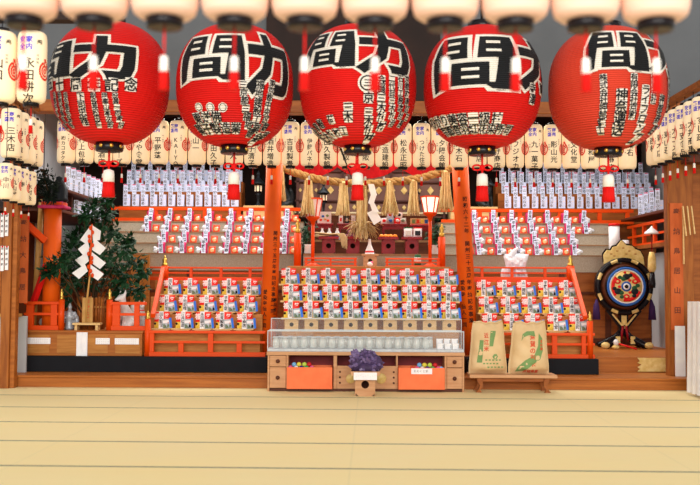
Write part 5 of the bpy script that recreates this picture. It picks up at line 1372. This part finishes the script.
# things around the drum
t = thing('paper_drum', 'white cylinder with a red lid on the shelf behind the drum', 'container', (PX(615, 13.8), 13.82, UZ[0])); t.name = 'lidded_container'; h = PZ(226, 13.8, 615) - UZ[0]
MB().lathe([(.075, 0), (.075, h)], m_white, n=24).build('body', t); MB().lathe([(.08, h), (.08, h + .03), (.07, h + .035)], m_red, n=24).build('lid', t)
o = MB().lathe([(.05, 0), (.055, .02), (.055, .2), (.045, .22)], m_white, n=18).lathe([(.056, .1), (.056, .17)], m_iron, n=18).build('jar', None, loc=(PX(625.5, 13.8), 13.8, UZ[0] - .0)); tag(o, 'white jar with a black band beside the red lidded cylinder', 'jar')
t = thing('hanging_bell', 'dark tasselled bell rope hanging by the wall behind the drum', 'bell', P(651.5, 226, 12.7)); h0 = t.location.copy()
lz = lambda p: PZ(p, 12.7, 651) - h0.z
MB().lathe([(.1, lz(234)), (.085, lz(232)), (.02, lz(228)), (.005, lz(226))], m_white, n=16).build('paper_hood', t)
MB().tube([(0, 0, lz(234)), (.0, 0, lz(252))], .009, m_lac, 6).build('cord', t); MB().lathe([(.03, lz(252)), (.05, lz(258)), (.055, lz(268)), (.035, lz(272))], m_goldp, n=14).build('gold_knot', t); MB().lathe([(.03, lz(272)), (.045, lz(284)), (.04, lz(288))], m_blackl, n=14).build('black_tassel', t)
# white covered table at the right edge
WY = 9.85; t = thing('covered_table', 'table under a white cloth at the right edge of the photo', 'table', (3.565, 9.7, 0)); h = PZ(302, WY, 690)
MB().bx(.03, .9, .03, .55, h - .03, h - .004, m_wood).build('tabletop', t)
for x in (.06, .84):
    for y in (.06, .5): MB().bx(x, x + .05, y, y + .05, 0, h - .03, m_wood).build('leg', t)
s = MB(); N_ = 60; V = []
per = [(.0 + .93 * i / 30, 0) for i in range(31)] ; per = [(0, .58 - .58 * i / 20) for i in range(20)] + per
for j, z in enumerate((h, h - .01, h * .6, h * .3, .03)):
    for i, (x, y) in enumerate(per):
        a = (.0, .004, .012, .02, .026)[j]; f = math.sin(i * 1.25) * a
        V.append((x - (f if i < 20 else 0) - .01 * (j > 1), y - (f if i >= 20 else 0) - .01 * (j > 1), z))
n_ = len(per); s.add(V, [(j * n_ + i, j * n_ + i + 1, (j + 1) * n_ + i + 1, (j + 1) * n_ + i) for j in range(4) for i in range(n_ - 1)], m_white, True)
s.bx(-.0, .93, .0, .58, h - .004, h, m_white)
s.build('tablecloth', t)
s = MB(); rr = random.Random(2)
for i in range(14): s.ell((rr.uniform(.0, .3), rr.uniform(.02, .2), rr.uniform(.012, .03)), (rr.uniform(.03, .06), .03, .018), m_white, 8, 5, Matrix.Rotation(rr.uniform(-.5, .5), 3, 'Y'))
o = s.build('folded_paper', None, loc=(3.62, 9.75, h)); tag(o, 'crumpled white paper on the covered table', 'paper')
o = MB().ell((0, 0, .03), (.05, .03, .03), m_red, 10, 6).ell((.05, 0, .045), (.03, .02, .03), m_kgreen, 8, 5).build('flower', None, loc=(3.7, 9.72 + .24, h)); tag(o, 'small red and green ornament on the covered table', 'ornament')
o = MB().bx(-.055, .055, 0, .02, 0, PZ(326, 10.93, 679) - .131, m_white).build('white_board', None, loc=(PX(679.5, 10.93), 10.93, .131)); tag(o, 'upright white board below the faded orange plaque on the right post', 'board')
# ================================================================== LIGHT
def area(name, loc, rot, sx, sy, e, col=(1, 1, 1)):
    l = bpy.data.lights.new(name, 'AREA'); l.shape = 'RECTANGLE'; l.size = sx; l.size_y = sy; l.energy = e; l.color = col
    o = bpy.data.objects.new(name, l); C.objects.link(o); o.location = loc; o.rotation_euler = rot; return o
w = bpy.data.worlds.new('daylight'); bpy.context.scene.world = w; w.use_nodes = True
bg = w.node_tree.nodes['Background']; bg.inputs['Color'].default_value = (1, .98, .94, 1); bg.inputs['Strength'].default_value = .72
area('open_front_daylight', (0, -9, 5.2), (math.radians(78), 0, 0), 14, 6, 3000, (1, .97, .92))
area('altar_ceiling_lamp', (0, 11.9, 3.6), (math.radians(-25), 0, 0), 8,   .5, 150, (1, .94, .85))  # unseen fill light added to brighten the altar, not a ceiling fixture
area('shelf_ceiling_lamp', (0, 13.6, 3.62), (math.radians(-12), 0, 0), 8, .5, 240, (1, .95, .88))  # second added fill, lifts the dark upper shelves; no real lamp hangs here
sc = bpy.context.scene
sc.view_settings.view_transform = 'Standard'; sc.view_settings.look = 'None'; sc.view_settings.gamma = 1; sc.view_settings.exposure = 0
sc.view_settings.use_curve_mapping = False
bpy.data.objects.remove(_to)
